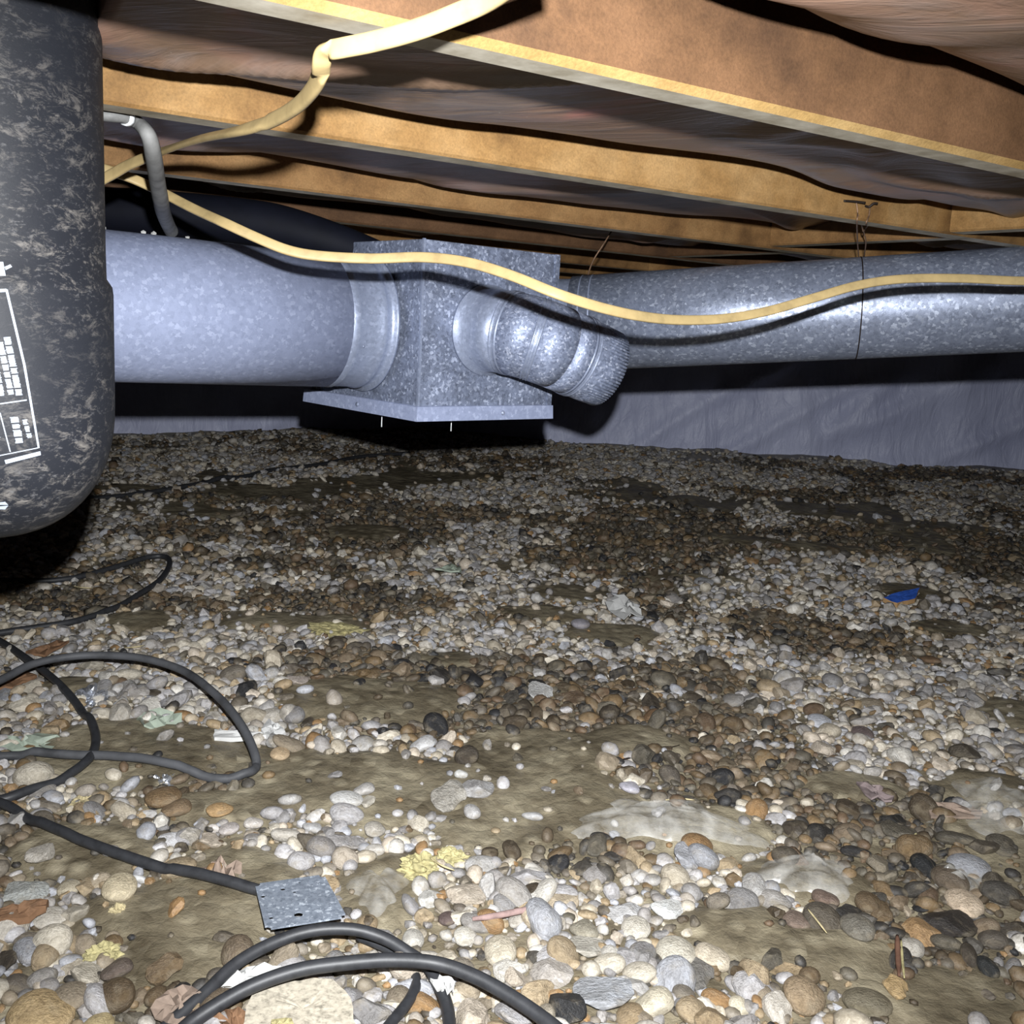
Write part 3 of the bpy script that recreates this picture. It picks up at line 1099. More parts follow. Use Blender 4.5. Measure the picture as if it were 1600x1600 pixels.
obj('tank_body', mesh_np('tank_body', v, f), M_tank, tank)
PR = np.array(prof)


def tank_pt(px, py, lift=.0005):
    d = ray(px, py)
    R_ = RTK
    for _ in range(4):
        a = d[0] ** 2 + d[1] ** 2
        b_ = -2 * (d[0] * TC[0] + d[1] * TC[1])
        c = TC @ TC - (R_ + lift) ** 2
        dsc = max(b_ * b_ - 4 * a * c, 0)
        t = (-b_ - math.sqrt(dsc)) / (2 * a)
        z_ = 0.6 + d[2] * t
        R_ = float(np.interp(z_, PR[:, 1], PR[:, 0]))
    return CAM + d * t


def print_quad(c4, n=5):
    c4 = [np.array(c, float) for c in c4]
    V, Fc = [], []
    for i in range(n + 1):
        for j in range(2):
            # along a: corners 0->1 and 3->2
            a = c4[0] + (c4[1] - c4[0]) * i / n
            b_ = c4[3] + (c4[2] - c4[3]) * i / n
            p_ = a if j == 0 else b_
            V.append(tank_pt(*p_))
    for i in range(n):
        Fc.append((2 * i, 2 * i + 2, 2 * i + 3, 2 * i + 1))
    return V, Fc


pq = []
# frame of the printed panel
pq.append(print_quad([(8, 452), (36, 570), (40, 570), (12, 452)], 6))
pq.append(print_quad([(36, 570), (59, 700), (62, 700), (40, 570)], 6))
pq.append(print_quad([(-60, 455), (10, 451), (11, 456), (-60, 460)], 6))
pq.append(print_quad([(-60, 632), (0, 630), (0, 632), (-60, 634)], 6))
pq.append(print_quad([(0, 630), (42, 624), (42, 626), (0, 632)], 4))
pq.append(print_quad([(-1, 645), (15, 706), (17, 706), (1, 645)], 5))
pq.append(print_quad([(-60, 712), (0, 711), (0, 712.5), (-60, 713.5)], 4))
pq.append(print_quad([(0, 711), (60, 699), (60, 700.5), (0, 712.5)], 5))
pq.append(print_quad([(7, 719), (63, 705), (64, 711), (9, 725)], 6))
pq.append(print_quad([(-60, 722), (-10, 722), (-10, 728), (-60, 728)], 4))
# large letter ends at the left
pq.append(print_quad([(-30, 409), (5, 409), (9, 431), (-30, 431)], 5))
pq.append(print_quad([(7, 417), (16, 413), (19, 417), (9, 422)], 2))
pq.append(print_quad([(-10, 786), (8, 784), (13, 789), (-10, 789)], 3))
pq.append(print_quad([(-10, 792), (13, 790), (8, 796), (-10, 796)], 3))
# columns of fine sideways print
lr = np.random.default_rng(3)


def text_col(x0, y0, x1, y1, wpx, gaps):
    y = y0
    while y < y1:
        ln = lr.uniform(1.0, 1.7)
        t = (y - y0) / (y1 - y0)
        x_ = x0 + (x1 - x0) * t
        a0, a1 = lr.uniform(-.8, .6), lr.uniform(-.8, .8)
        pq.append(print_quad([(x_ + a0, y), (x_ + wpx + a1, y - .8), (x_ + wpx + a1 + .2, y + ln - .8), (x_ + a0 + .2, y + ln)], 2))
        y += ln + 0.45
        if any(abs(y - g_) < 1.0 for g_ in gaps):
            y += 2.0


v, f = merge(pq)
panel = obj('printed_panel', mesh_np('printed_panel', v, f, False), M_print, tank, 'white printed panel frame')
panel['kind'] = 'stuff'
for args in ((6, 527, 25, 617, 10, (540, 553, 573, 584, 606)), (-4, 535, 13, 616, 9, (556, 569, 579, 591, 607)), (-16, 545, -2, 618, 9, (560, 580, 600)),
             (-30, 545, -18, 618, 9, (570, 590)), (16, 652, 25, 693, 12, (661, 671, 683)), (35, 656, 43, 684, 7, (665, 676)), (-20, 655, -8, 684, 9, (664, 675))):
    pq = []
    text_col(*args)
    v, f = merge(pq)
    tcol = obj('print_column', mesh_np('print_column', v, f, False), M_print, panel)
    tcol['kind'] = 'stuff'


# ------------------------------------------------------------------ flat cream cable
def ribbon(P, Nrm, wd, th, seg=14):
    P = np.asarray(P, float)
    T = np.gradient(P, axis=0)
    T /= np.linalg.norm(T, axis=1)[:, None]
    N = Nrm - T * np.sum(Nrm * T, 1)[:, None]
    N /= np.linalg.norm(N, axis=1)[:, None]
    W = np.cross(T, N)
    q = np.linspace(0, 2 * np.pi, seg, endpoint=False)
    cw = np.sign(np.cos(q)) * np.abs(np.cos(q)) ** 0.55
    cn = np.sign(np.sin(q)) * np.abs(np.sin(q)) ** 0.55
    V = (P[:, None, :] + W[:, None, :] * (cw[None, :, None] * np.reshape(wd, (-1, 1, 1)) / 2) + N[:, None, :] * (cn[None, :, None] * th / 2)).reshape(-1, 3)
    Fc = []
    for i in range(len(P) - 1):
        for k in range(seg):
            k2 = (k + 1) % seg
            Fc.append((i * seg + k, i * seg + k2, (i + 1) * seg + k2, (i + 1) * seg + k))
    Fc.append(tuple(range(seg))[::-1])
    Fc.append(tuple((len(P) - 1) * seg + k for k in range(seg)))
    return V, Fc


cable_px = [(860, -70, .47), (770, -4, .53), (700, 28, .555), (640, 50, .57), (580, 66, .585), (535, 75, .595), (508, 82, .605), (502, 100, .615),
            (500, 116, .63), (486, 142, .66), (460, 168, .70), (420, 190, .75), (370, 205, .80), (310, 218, .90), (250, 238, 1.01), (205, 256, 1.05),
            (172, 274, 1.07), (120, 300, 1.09), (75, 305, 1.11), (70, 270, 1.12), (120, 255, 1.15), (190, 273, 1.17), (240, 294, 1.18), (300, 325, 1.16),
            (350, 348, 1.13), (400, 371, 1.13), (450, 391, 1.135), (500, 400, 1.14), (580, 404, 1.145), (660, 402, 1.14), (730, 410, 1.12), (800, 431, 1.10),
            (870, 459, 1.09), (940, 481, 1.11), (1000, 494, 1.14), (1060, 500, 1.18), (1130, 498, 1.22), (1200, 486, 1.25), (1270, 466, 1.27), (1340, 446, 1.29),
            (1410, 436, 1.31), (1500, 435, 1.33), (1600, 439, 1.34), (1700, 436, 1.34), (1850, 380, 1.30), (1950, 300, 1.26)]
cp = catmull([U(*c) for c in cable_px], 6)
nrm = CAM[None, :] - cp
nrm /= np.linalg.norm(nrm, axis=1)[:, None]
nrm = nrm + np.array([0, 0, 0.25])
wd = np.full(len(cp), 0.0115)
# the cable turns on its edge at the kink, then lies half on edge behind the tank
for k in range(len(cp)):
    u_ = k / 6
    if 5.5 < u_ < 8:
        nrm[k] = nrm[k] * .5 + np.array([.25, -.2, -.9])
    elif 11 < u_ < 24:
        nrm[k] = nrm[k] * 0.9 + np.array([0, 0, 0.15])
v, f = ribbon(cp, nrm, wd, 0.0052)
tag(obj('flat_cable', mesh_np('flat_cable', v, f), M_cable), 'cream flat electric cable sagging across the ducts and under the joists', 'cable')

# ------------------------------------------------------------------ black cords on the gravel
RC = 0.0058
STONE_TOP = 0.011


def cord(name, pts, label, mat, r=RC, n=8, ends=None):
    """pts: photo x, y, height above the ground"""
    P = []
    for x_, y_, h_ in pts:
        p_ = ground_hit(x_, y_, h_ + STONE_TOP)
        P.append(p_)
    P = catmull(P, n)
    zmin = ground_z(P[:, 0], P[:, 1]) + r + 0.003
    P[:, 2] = np.maximum(P[:, 2], zmin)
    v, f = tube(P, r, 12)
    o = obj(name, mesh_np(name, v, f), mat)
    return tag(o, label, 'cord', 'black cords on the gravel')


cord('electric_cord', [(-130, 915, 0), (0, 907, 0), (60, 908, 0), (120, 902, 0), (180, 886, .003), (230, 871, .006), (258, 870, .006), (265, 882, .004), (250, 906, .002), (215, 930, 0),
                    (180, 950, 0), (120, 970, 0), (60, 980, 0), (0, 989, 0), (-130, 1010, 0)], 'thin black cord in the farther narrow loop below the tank', M_cord)
cord('electric_cord', [(-120, 960, .0), (-40, 985, .004), (0, 1002, .006), (40, 1028, .010), (85, 1062, .012), (120, 1100, .010), (143, 1140, .004), (150, 1172, 0), (138, 1200, 0), (100, 1225, 0),
                    (50, 1244, 0), (0, 1257, .002), (-90, 1262, .002)],
     'black cord in the middle loop crossing under the raised dusty loop', M_cord)
cord('electric_cord', [(-90, 1240, .002), (0, 1262, .002), (60, 1286, .010), (120, 1310, .012), (180, 1332, .012), (240, 1352, .010), (300, 1372, .006), (360, 1394, .002), (404, 1410, -.002), (428, 1418, -.006)],
     'black cord running straight to the metal plate', M_cord)
cord('electric_cord', [(-90, 1100, .030), (0, 1063, .040), (50, 1038, .045), (110, 1026, .046), (170, 1024, .046), (230, 1030, .046), (290, 1050, .044), (340, 1088, .042), (375, 1130, .036), (396, 1172, .022),
                    (400, 1200, .008), (385, 1218, .001), (350, 1222, 0), (300, 1216, 0), (240, 1206, 0), (170, 1193, .002), (100, 1184, .006), (40, 1181, .006), (0, 1183, .006), (-100, 1192, .004)],
     'dusty grey black cord raised in a wide loop off the gravel', M_cord_dusty)
cord('electric_cord', [(225, 1640, 0), (265, 1600, .004), (320, 1552, .012), (370, 1505, .020), (430, 1472, .026), (490, 1454, .030), (550, 1452, .030), (600, 1466, .024), (640, 1490, .016), (668, 1510, .010), (686, 1540, .004), (700, 1580, 0), (704, 1640, 0)],
     'foreground black cord, the back arch curving round behind the front arch', M_cord)
cord('electric_cord', [(250, 1650, .004), (290, 1605, .010), (340, 1570, .018), (400, 1538, .026), (470, 1515, .032), (540, 1505, .034), (610, 1500, .034), (680, 1505, .030), (740, 1525, .026), (800, 1558, .020), (860, 1600, .014), (930, 1660, .010)],
     'foreground black cord, the front arch running off the bottom edge', M_cord, 0.0064)
cord('electric_cord', [(560, 1462, .010), (610, 1484, .006), (640, 1510, .002), (650, 1535, 0), (640, 1562, 0), (618, 1590, 0), (590, 1625, 0)],
     'foreground black cord, the short inner strand below the arches', M_cord, 0.0050)
cord('electric_cord', [(60, 790, 0), (170, 778, 0), (230, 770, 0), (290, 761, 0), (340, 752, 0), (400, 742, 0), (440, 734, 0), (500, 726, 0), (560, 714, 0), (640, 708, 0)],
     'distant thin black cord on the dark gravel before the left wall', M_cord, 0.007)

# ------------------------------------------------------------------ metal plate
pc4 = [ground_hit(x_, y_, .032 if y_ > 1400 else .030) for x_, y_ in ((415, 1452), (542, 1432), (506, 1366), (398, 1381))]
pn = np.cross(pc4[1] - pc4[0], pc4[3] - pc4[0])
pn /= np.linalg.norm(pn)
v, f = box8([p_ - pn * .0016 for p_ in pc4] + pc4)
me = mesh_np('plate', v, f, False)
bmx = bmesh.new()
bmx.from_mesh(me)
bmesh.ops.bevel(bmx, geom=[e for e in bmx.edges if abs((e.verts[0].co - e.verts[1].co).length - .0016) < 1e-4], offset=.005, segments=3, affect='EDGES')
bmx.to_mesh(me)
bmx.free()
plate = obj('cover_plate', me, M_plate)
tag(plate, 'small square galvanised cover plate with drilled holes on the gravel', 'metal plate')
hole_v = []
for a, b_, r_ in ((.07, .70, .0028), (.36, .80, .0028), (.10, .22, .0026), (.50, .70, .0022), (.44, .20, .0045), (.62, .9, .002)):
    # bilinear place on the plate
    c = (pc4[0] * (1 - a) + pc4[1] * a) * (1 - b_) + (pc4[3] * (1 - a) + pc4[2] * a) * b_
    hole_v.append(tube([c - pn * .01, c + pn * .01], r_, 12))
v, f = merge(hole_v)
cut = bpy.data.objects.new('cut', mesh_np('cut', v, f, False))
COL.objects.link(cut)
md = plate.modifiers.new('holes', 'BOOLEAN')
md.object = cut
md.operation = 'DIFFERENCE'
md.solver = 'EXACT'
bpy.context.view_layer.update()
dg = bpy.context.evaluated_depsgraph_get()
newme = bpy.data.meshes.new_from_object(plate.evaluated_get(dg))
plate.modifiers.clear()
plate.data = newme
bpy.data.objects.remove(cut)


# ------------------------------------------------------------------ stones
def ico(sub):
    bm = bmesh.new()
    bmesh.ops.create_icosphere(bm, subdivisions=sub, radius=1.0)
    V = np.array([v_.co[:] for v_ in bm.verts])
    T = np.array([[v_.index for v_ in f_.verts] for f_ in bm.faces])
    bm.free()
    return V, T


def stone_shape(sub, seed, angular):
    V, T = ico(sub)
    r_ = np.random.default_rng(seed)
    if angular:      # cut the ball with random planes
        V = V.copy()
        for _ in range(9):
            d = r_.normal(size=3)
            d /= np.linalg.norm(d)
            h_ = r_.uniform(0.55, 0.85)
            k = V @ d
            over = k > h_
            V[over] -= np.outer(k[over] - h_, d)
        V *= 1.15
    s = np.ones(len(V))
    for _ in range(5):
        d = r_.normal(size=3)
        d /= np.linalg.norm(d)
        s += r_.uniform(-.15, .15) * np.sin(V @ d * r_.uniform(1.0, 3.4) + r_.uniform(0, 6))
    return V * s[:, None], T


PALE = [(206, 200, 190), (190, 188, 186), (216, 208, 192), (180, 178, 180), (198, 188, 170), (172, 168, 164), (224, 220, 212), (184, 186, 193), (162, 158, 156), (208, 196, 180), (152, 150, 150), (196, 194, 196)]
WET_DIM = [(96, 84, 68), (120, 102, 78), (82, 74, 64), (138, 116, 86), (68, 65, 62), (106, 98, 86), (54, 54, 56), (118, 98, 78), (112, 106, 94), (90, 86, 80), (138, 122, 102), (116, 108, 98)]
MIXC = [(166, 146, 116), (150, 138, 120), (176, 158, 130), (140, 132, 120), (186, 172, 150), (130, 122, 110), (158, 126, 88), (170, 162, 152)]
PAL = np.array([srgb(*c)[:3] for c in PALE]) * 0.80, np.array([srgb(*c)[:3] for c in WET_DIM]) * 0.72, np.array([srgb(*c)[:3] for c in MIXC]) * 0.85

# scatter
SPC = 0.0172
gx = np.arange(-3.3, 3.3, SPC)
gy = np.arange(0.42, 4.45, SPC)
X, Y = np.meshgrid(gx, gy)
X, Y = X.ravel(), Y.ravel()
X = X + rng.uniform(-.5, .5, X.size) * SPC * 1.1
Y = Y + rng.uniform(-.5, .5, Y.size) * SPC * 1.1
keep = (np.abs(X) < 0.66 * Y + 0.32) & (wall_dist(X, Y) > 0.06)
X, Y = X[keep], Y[keep]
bm_ = bare_mask(X, Y)
keep = rng.uniform(size=X.size) > bm_ * 0.965
X, Y = X[keep], Y[keep]
size = np.clip(rng.lognormal(math.log(0.0092), 0.32, X.size), 0.0050, 0.0185)

# stones picked out in the photo: x, y, half width, half height (px), colour, label, angular
SPECIAL = [
    (662, 1165, 18, 14, (226, 226, 228), 'white rounded pebble beside the bare sheet in the middle ground', 0),
    (437, 1183, 17, 10, (222, 188, 138), 'tan orange pebble lying just right of the raised cord loop', 0),
    (983, 1237, 17, 12, (206, 204, 222), 'pale lilac pebble at the right end of the bare sheet', 0),
    (1440, 1355, 22, 20, (40, 42, 44), 'round coal black pebble in the brown gravel at right', 0),
    (1510, 1413, 27, 19, (226, 200, 166), 'smooth cream oval pebble at the right beside the dark slate', 0),
    (1486, 1445, 34, 21, (58, 52, 48), 'dark flat slate piece below the cream oval pebble', 1),
    (263, 1318, 17, 14, (222, 222, 226), 'white chip above the cord that runs to the plate', 1),
    (538, 1258, 23, 10, (216, 216, 214), 'long white pebble alone on the bare sheet', 0),
    (570, 1244, 15, 12, (206, 202, 198), 'pale grey pebble touching the long white pebble', 0),
    (576, 1262, 13, 10, (216, 208, 190), 'cream chip touching the long white pebble', 1),
    (832, 1277, 18, 8, (200, 200, 202), 'flat pale grey disc pebble on the bare sheet', 0),
    (342, 1277, 21, 12, (204, 160, 92), 'orange brown oval pebble above the cord to the plate', 0),
    (334, 1297, 10, 6, (224, 216, 210), 'small white pebble under the orange brown oval one', 0),
    (358, 1298, 15, 11, (214, 204, 200), 'pinkish white pebble under the orange brown oval one', 0),
    (396, 1292, 14, 10, (220, 212, 204), 'pinkish white pebble right of the orange brown oval one', 0),
    (252, 1258, 24, 15, (150, 118, 72), 'brown wet pebble, left of the pair below the raised cord', 0),
    (278, 1276, 20, 15, (150, 122, 84), 'brown wet pebble, right of the pair below the raised cord', 0),
    (186, 1400, 30, 20, (222, 204, 162), 'large cream pebble with tan stains near the left edge', 0),
    (216, 1377, 15, 7, (226, 228, 230), 'small white oval pebble on the large stained pebble', 0),
    (42, 1395, 32, 20, (186, 190, 186), 'grey angular stone behind the orange bark at left edge', 1),
    (110, 1388, 18, 12, (206, 192, 160), 'cream pebble right of the grey angular stone at left', 0),
    (78, 1436, 26, 15, (212, 204, 188), 'pale flat pebble under the orange bark at left edge', 0),
    (66, 1585, 46, 34, (196, 164, 104), 'big yellow tan stone in the bottom left corner', 0),
    (150, 1602, 21, 22, (204, 180, 118), 'yellow pebble on the bottom edge beside the big tan stone', 0),
    (185, 1525, 22, 15, (112, 96, 84), 'dark brown rounded pebble in the lower left gravel', 0),
    (645, 1465, 20, 25, (206, 202, 192), 'tall pale grey pebble right of the foreground cord arch', 0),
    (697, 1458, 11, 15, (216, 210, 198), 'small upright cream pebble beside the tall pale grey one', 0),
    (727, 1458, 19, 15, (214, 208, 194), 'cream rounded pebble in the bottom middle gravel', 0),
    (785, 1484, 25, 24, (208, 196, 170), 'large round cream pebble right of the cords', 0),
    (700, 1434, 15, 12, (112, 92, 88), 'dark maroon pebble at the left end of the stick', 0),
    (728, 1398, 30, 18, (206, 190, 168), 'cream pink flat stone above the stick', 1),
    (674, 1398, 17, 18, (208, 206, 200), 'pale grey stone on the sheet edge above the maroon pebble', 1),
    (1025, 1570, 28, 35, (226, 214, 184), 'big cream upright pebble on the bottom edge', 0),
    (945, 1555, 60, 24, (168, 172, 180), 'long blue grey rock on the bottom edge', 1),
    (912, 1450, 23, 18, (168, 160, 138), 'olive grey round pebble below the stick', 0),
    (975, 1418, 30, 15, (196, 196, 198), 'pale blue grey stone above the round cream pebble', 1),
    (1050, 1413, 30, 14, (222, 224, 222), 'white angular stone in the bottom middle gravel', 1),
    (994, 1447, 23, 17, (222, 214, 196), 'round cream pebble below the pale blue grey stone', 0),
    (1112, 1488, 26, 22, (218, 202, 174), 'cream pebble behind the rough grey stone', 0),
    (1052, 1482, 27, 20, (212, 204, 184), 'cream grey pebble left of the rough grey stone', 0),
    (1093, 1513, 27, 22, (128, 124, 118), 'rough dark grey angular stone in the bottom middle', 1),
    (920, 1480, 38, 16, (190, 184, 170), 'long grey cream stone below the olive pebble', 1),
    (862, 1520, 30, 20, (186, 178, 170), 'mauve grey angular stone near the front cord', 1),
    (1253, 1552, 34, 30, (168, 142, 104), 'large round brown stone at the bottom right', 0),
    (1342, 1457, 25, 20, (130, 124, 110), 'olive grey round pebble at the lower right', 0),
    (1245, 1435, 22, 15, (138, 116, 100), 'reddish brown oval pebble at the lower right', 0),
    (1288, 1407, 19, 16, (128, 104, 88), 'brown pebble at the edge of the clear film', 0),
    (1350, 1568, 33, 18, (126, 116, 90), 'flat olive brown stone near the bottom right corner', 0),
    (1401, 1548, 19, 20, (200, 164, 98), 'orange block shaped stone near the bottom right corner', 1),
    (1543, 1508, 18, 20, (52, 54, 54), 'black oval pebble at the lower right edge', 0),
    (1440, 1455, 26, 18, (180, 138, 78), 'orange angular stone left of the dark slate', 1),
    (1154, 1560, 18, 14, (228, 216, 184), 'bright cream pebble on the bottom edge right of centre', 0),
    (1375, 1355, 18, 30, (140, 128, 106), 'tall grey brown wedge stone left of the coal black pebble', 1),
    (1395, 1288, 16, 18, (52, 50, 48), 'black upright stone above the wedge stone', 1),
    (1337, 1330, 22, 9, (52, 50, 50), 'flat black stone left of the wedge stone', 0),
    (1480, 1380, 22, 20, (112, 96, 76), 'dark brown round pebble above the cream oval pebble', 0),
    (1022, 1122, 15, 13, (140, 104, 62), 'round chestnut brown pebble in the middle ground', 0),
    (845, 1083, 25, 12, (214, 214, 212), 'white ragged stone in the dark gravel in the middle', 1),
    (840, 1065, 16, 8, (52, 52, 52), 'black pebble on top of the white ragged stone', 0),
    (843, 1050, 12, 9, (216, 214, 212), 'white chip behind the black pebble', 1),
    (683, 1068, 13, 11, (216, 212, 210), 'white chip on the dark gravel behind the bare sheet', 1),
    (464, 1076, 14, 9, (206, 190, 178), 'pinkish chip on the dark gravel at middle left', 1),
    (720, 1217, 10, 7, (220, 220, 216), 'small white pebble on the bare sheet above the grey rocks', 0),
    (745, 1237, 22, 16, (180, 178, 178), 'grey angular rock on the bare sheet, the right of two', 1),
    (705, 1250, 28, 18, (186, 180, 168), 'cream grey angular rock on the bare sheet, the left of two', 1),
    (737, 1272, 15, 15, (204, 202, 202), 'pale pebble in front of the two angular rocks', 0),
    (488, 1293, 17, 10, (208, 208, 210), 'pale elongated pebble left of the sheet wrinkles', 0),
    (585, 1298, 17, 13, (196, 188, 174), 'grey tan pebble cluster stone on the sheet, upper', 0),
    (588, 1322, 16, 9, (212, 206, 196), 'pale pebble below the grey tan one on the sheet', 0),
    (540, 1312, 28, 13, (172, 168, 168), 'striped grey flat rock on the sheet left of the pebbles', 1),
    (1590, 1255, 1, 1, (200, 190, 170), '', 0),
    (1485, 1253, 1, 1, (200, 200, 200), '', 0),
    (1100, 905, 14, 8, (190, 192, 198), 'pale blue grey stone in the light gravel behind the film scrap', 0),
    (905, 975, 13, 9, (176, 172, 186), 'mauve grey pebble in the light gravel at centre', 0),
    (1490, 1012, 15, 9, (206, 196, 186), 'pale stacked pebble at the right, the upper one', 0),
    (1480, 1032, 14, 9, (200, 190, 178), 'pale stacked pebble at the right, the lower one', 0),
    (1452, 1030, 16, 10, (140, 106, 70), 'shiny brown pebble left of the pale stacked pebbles', 0),
    (1281, 1120, 22, 11, (206, 210, 222), 'long pale blue pebble in the right light gravel', 0),
    (1350, 1142, 17, 12, (122, 104, 102), 'dull purple pebble right of the long pale blue one', 0),
    (470, 1055, 1, 1, (0, 0, 0), '', 0),
]
SPECIAL = [s for s in SPECIAL if s[5]]
shapes_hi = [(mesh_np('pebble', *stone_shape(3, 100 + k, False)), 0) for k in range(8)] + [(mesh_np('angular_stone', *stone_shape(3, 200 + k, True), False), 1) for k in range(8)]
for me, _ in shapes_hi:
    me.materials.append(M_stone)
stone_count = 0


def add_stone(x, y, z, a, b_, c, rz, tilt, col, ang, label, cat='pebble', group=None):
    global stone_count
    base = shapes_hi[(stone_count % 8) + (8 if ang else 0)][0]
    o = bpy.data.objects.new('stone' if ang else 'pebble', base)
    COL.objects.link(o)
    o.location = (x, y, z)
    o.scale = (a, b_, c)
    o.rotation_euler = (tilt[0], tilt[1], rz)
    o.color = (col[0], col[1], col[2], 1)
    tag(o, label, cat, group)
    stone_count += 1
    return o


SPX = []
for x_, y_, hw, hh, col, lab, ang in SPECIAL:
    P = ground_hit(x_, y_, 0.008)
    dep = (P - CAM) @ FW
    a = hw / F_PX * dep * 0.98
    el = math.asin((CAM[2] - P[2]) / np.linalg.norm(P - CAM))
    c = max(0.0055, min(a, hh / F_PX * dep) * 0.62)
    bb = max(a * 0.5, min(a * 1.3, math.sqrt(max((hh / F_PX * dep) ** 2 - (c * math.cos(el)) ** 2, 1e-7)) / math.sin(el)))
    z = float(ground_z(P[0], P[1])) + c * 0.62
    add_stone(P[0], P[1], z, a, bb, c, rng.uniform(-.2, .2), (rng.uniform(-.12, .12), rng.uniform(-.12, .12)), tuple(0.86 * (0.72 * q_ + 0.28 * sum(srgb(*col)[:3]) / 3) for q_ in srgb(*col)[:3]), ang, lab, 'stone' if ang else 'pebble')
    SPX.append((P[0], P[1], max(a, bb)))

# clear space under the picked stones, the plate and the slab
SPX = np.array(SPX)
ok = np.ones(X.size, bool)
for px, py, r_ in SPX:
    ok &= (X - px) ** 2 + (Y - py) ** 2 > (r_ * 0.8 + 0.5 * size) ** 2
pcen = np.mean(pc4, 0)
ok &= ~((np.abs(X - pcen[0]) < .05) & (np.abs(Y - pcen[1]) < .055) & (size > .009))
X, Y, size = X[ok], Y[ok], size[ok]

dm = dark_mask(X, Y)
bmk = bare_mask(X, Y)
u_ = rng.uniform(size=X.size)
wet = u_ < dm * 0.92 + 0.05  # wet stones, and far ones darkened in place of light falloff
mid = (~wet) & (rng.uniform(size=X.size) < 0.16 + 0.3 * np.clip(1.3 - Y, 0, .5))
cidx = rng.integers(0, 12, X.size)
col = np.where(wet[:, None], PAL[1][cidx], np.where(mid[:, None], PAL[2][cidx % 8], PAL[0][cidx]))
col = col * rng.uniform(0.8, 1.12, X.size)[:, None]
kind = np.where(wet, 1, np.where(mid, 2, 0))
fa = size * rng.uniform(0.95, 1.3, X.size)
fb = size * rng.uniform(0.75, 1.05, X.size)
fc = size * rng.uniform(0.45, 0.75, X.size)
rz = rng.uniform(0, 6.28, X.size)
tx, ty = rng.normal(0, .33, X.size), rng.normal(0, .33, X.size)
Zs = ground_z(X, Y) + fc * rng.uniform(0.25, 0.85, X.size)
angs = rng.uniform(size=X.size) < np.where(Y > 1.5, 0.6, 0.35)

# the largest in view become separate pebbles
rel = np.stack([X, Y, Zs], 1) - CAM
dep = rel @ FW
sx, sy = 800 + F_PX * (rel @ RT) / dep, 800 - F_PX * (rel @ UP) / dep
inview = (dep > .3) & (sx > 5) & (sx < 1595) & (sy < 1598)
score = np.where(inview, size / dep, 0)
nsep = 300 - len(SPECIAL)
sep = np.argsort(-score)[:nsep]
CN = {0: ['cream grey', 'light grey', 'cream', 'grey', 'pale tan', 'mid grey', 'whitish', 'bluish grey', 'dull grey', 'beige', 'ash grey', 'silver grey'],
      1: ['dark brown', 'ochre brown', 'deep brown', 'tan brown', 'charcoal', 'olive brown', 'black', 'rust brown', 'olive grey', 'slate grey', 'wet tan', 'wet grey'],
      2: ['tan', 'taupe', 'sandy', 'grey brown', 'pale sandy', 'drab brown', 'orange brown', 'mushroom grey']}
MARKS = [(s_[0], s_[1], s_[6 - 1].split(' lying')[0].split(' in the')[0].split(' beside')[0].split(' on ')[0].split(' at ')[0].split(' below')[0].split(' above')[0].split(' behind')[0].split(' right')[0].split(' left')[0].split(' near')[0].split(' under')[0].split(' with')[0].split(' touching')[0].split(' alone')[0].split(',')[0]) for s_ in SPECIAL]
_names = [m_[2] for m_ in MARKS]
MARKS = [m_ for m_ in MARKS if _names.count(m_[2]) == 1] + [(470, 1410, 'square metal plate'), (470, 1590, 'concrete chunk'), (35, 1420, 'orange bark strip'), (800, 1427, 'grey purple stick'), (1403, 1495, 'dark brown stick'), (655, 1358, 'yellow foam')]
ORD = ['nearest', 'second nearest', 'third nearest', 'fourth nearest', 'fifth nearest', 'sixth nearest', 'seventh nearest', 'eighth nearest']
near = []
for k in sep:
    d_ = [math.hypot(sx[k] - m_[0], sy[k] - m_[1]) for m_ in MARKS]
    q_ = int(np.argmin(d_))
    dx, dy = sx[k] - MARKS[q_][0], sy[k] - MARKS[q_][1]
    side_ = ('right of' if dx > 0 else 'left of') if abs(dx) > abs(dy) else ('below' if dy > 0 else 'above')
    cname = CN[int(kind[k])][int(cidx[k]) % (8 if kind[k] == 2 else 12)]
    base_ = f'{cname} {"angular stone" if angs[k] else "rounded pebble"}'
    near.append((d_[q_], int(k), base_, f'{side_} the {MARKS[q_][2]}'))
seen = {}
for d_, k, base_, where in sorted(near):
    n_ = seen.get((base_, where), 0)
    seen[(base_, where)] = n_ + 1
    lab = f'{base_} {where}' if n_ == 0 else f'{base_}, {ORD[min(n_, 7)]} of its colour {where}'
    add_stone(float(X[k]), float(Y[k]), float(Zs[k]), float(fa[k]), float(fb[k]), float(fc[k]), float(rz[k]), (float(tx[k]), float(ty[k])), col[k], bool(angs[k]), lab, 'stone' if angs[k] else 'pebble', 'foreground gravel stones')
rest = np.ones(X.size, bool)
rest[sep] = False

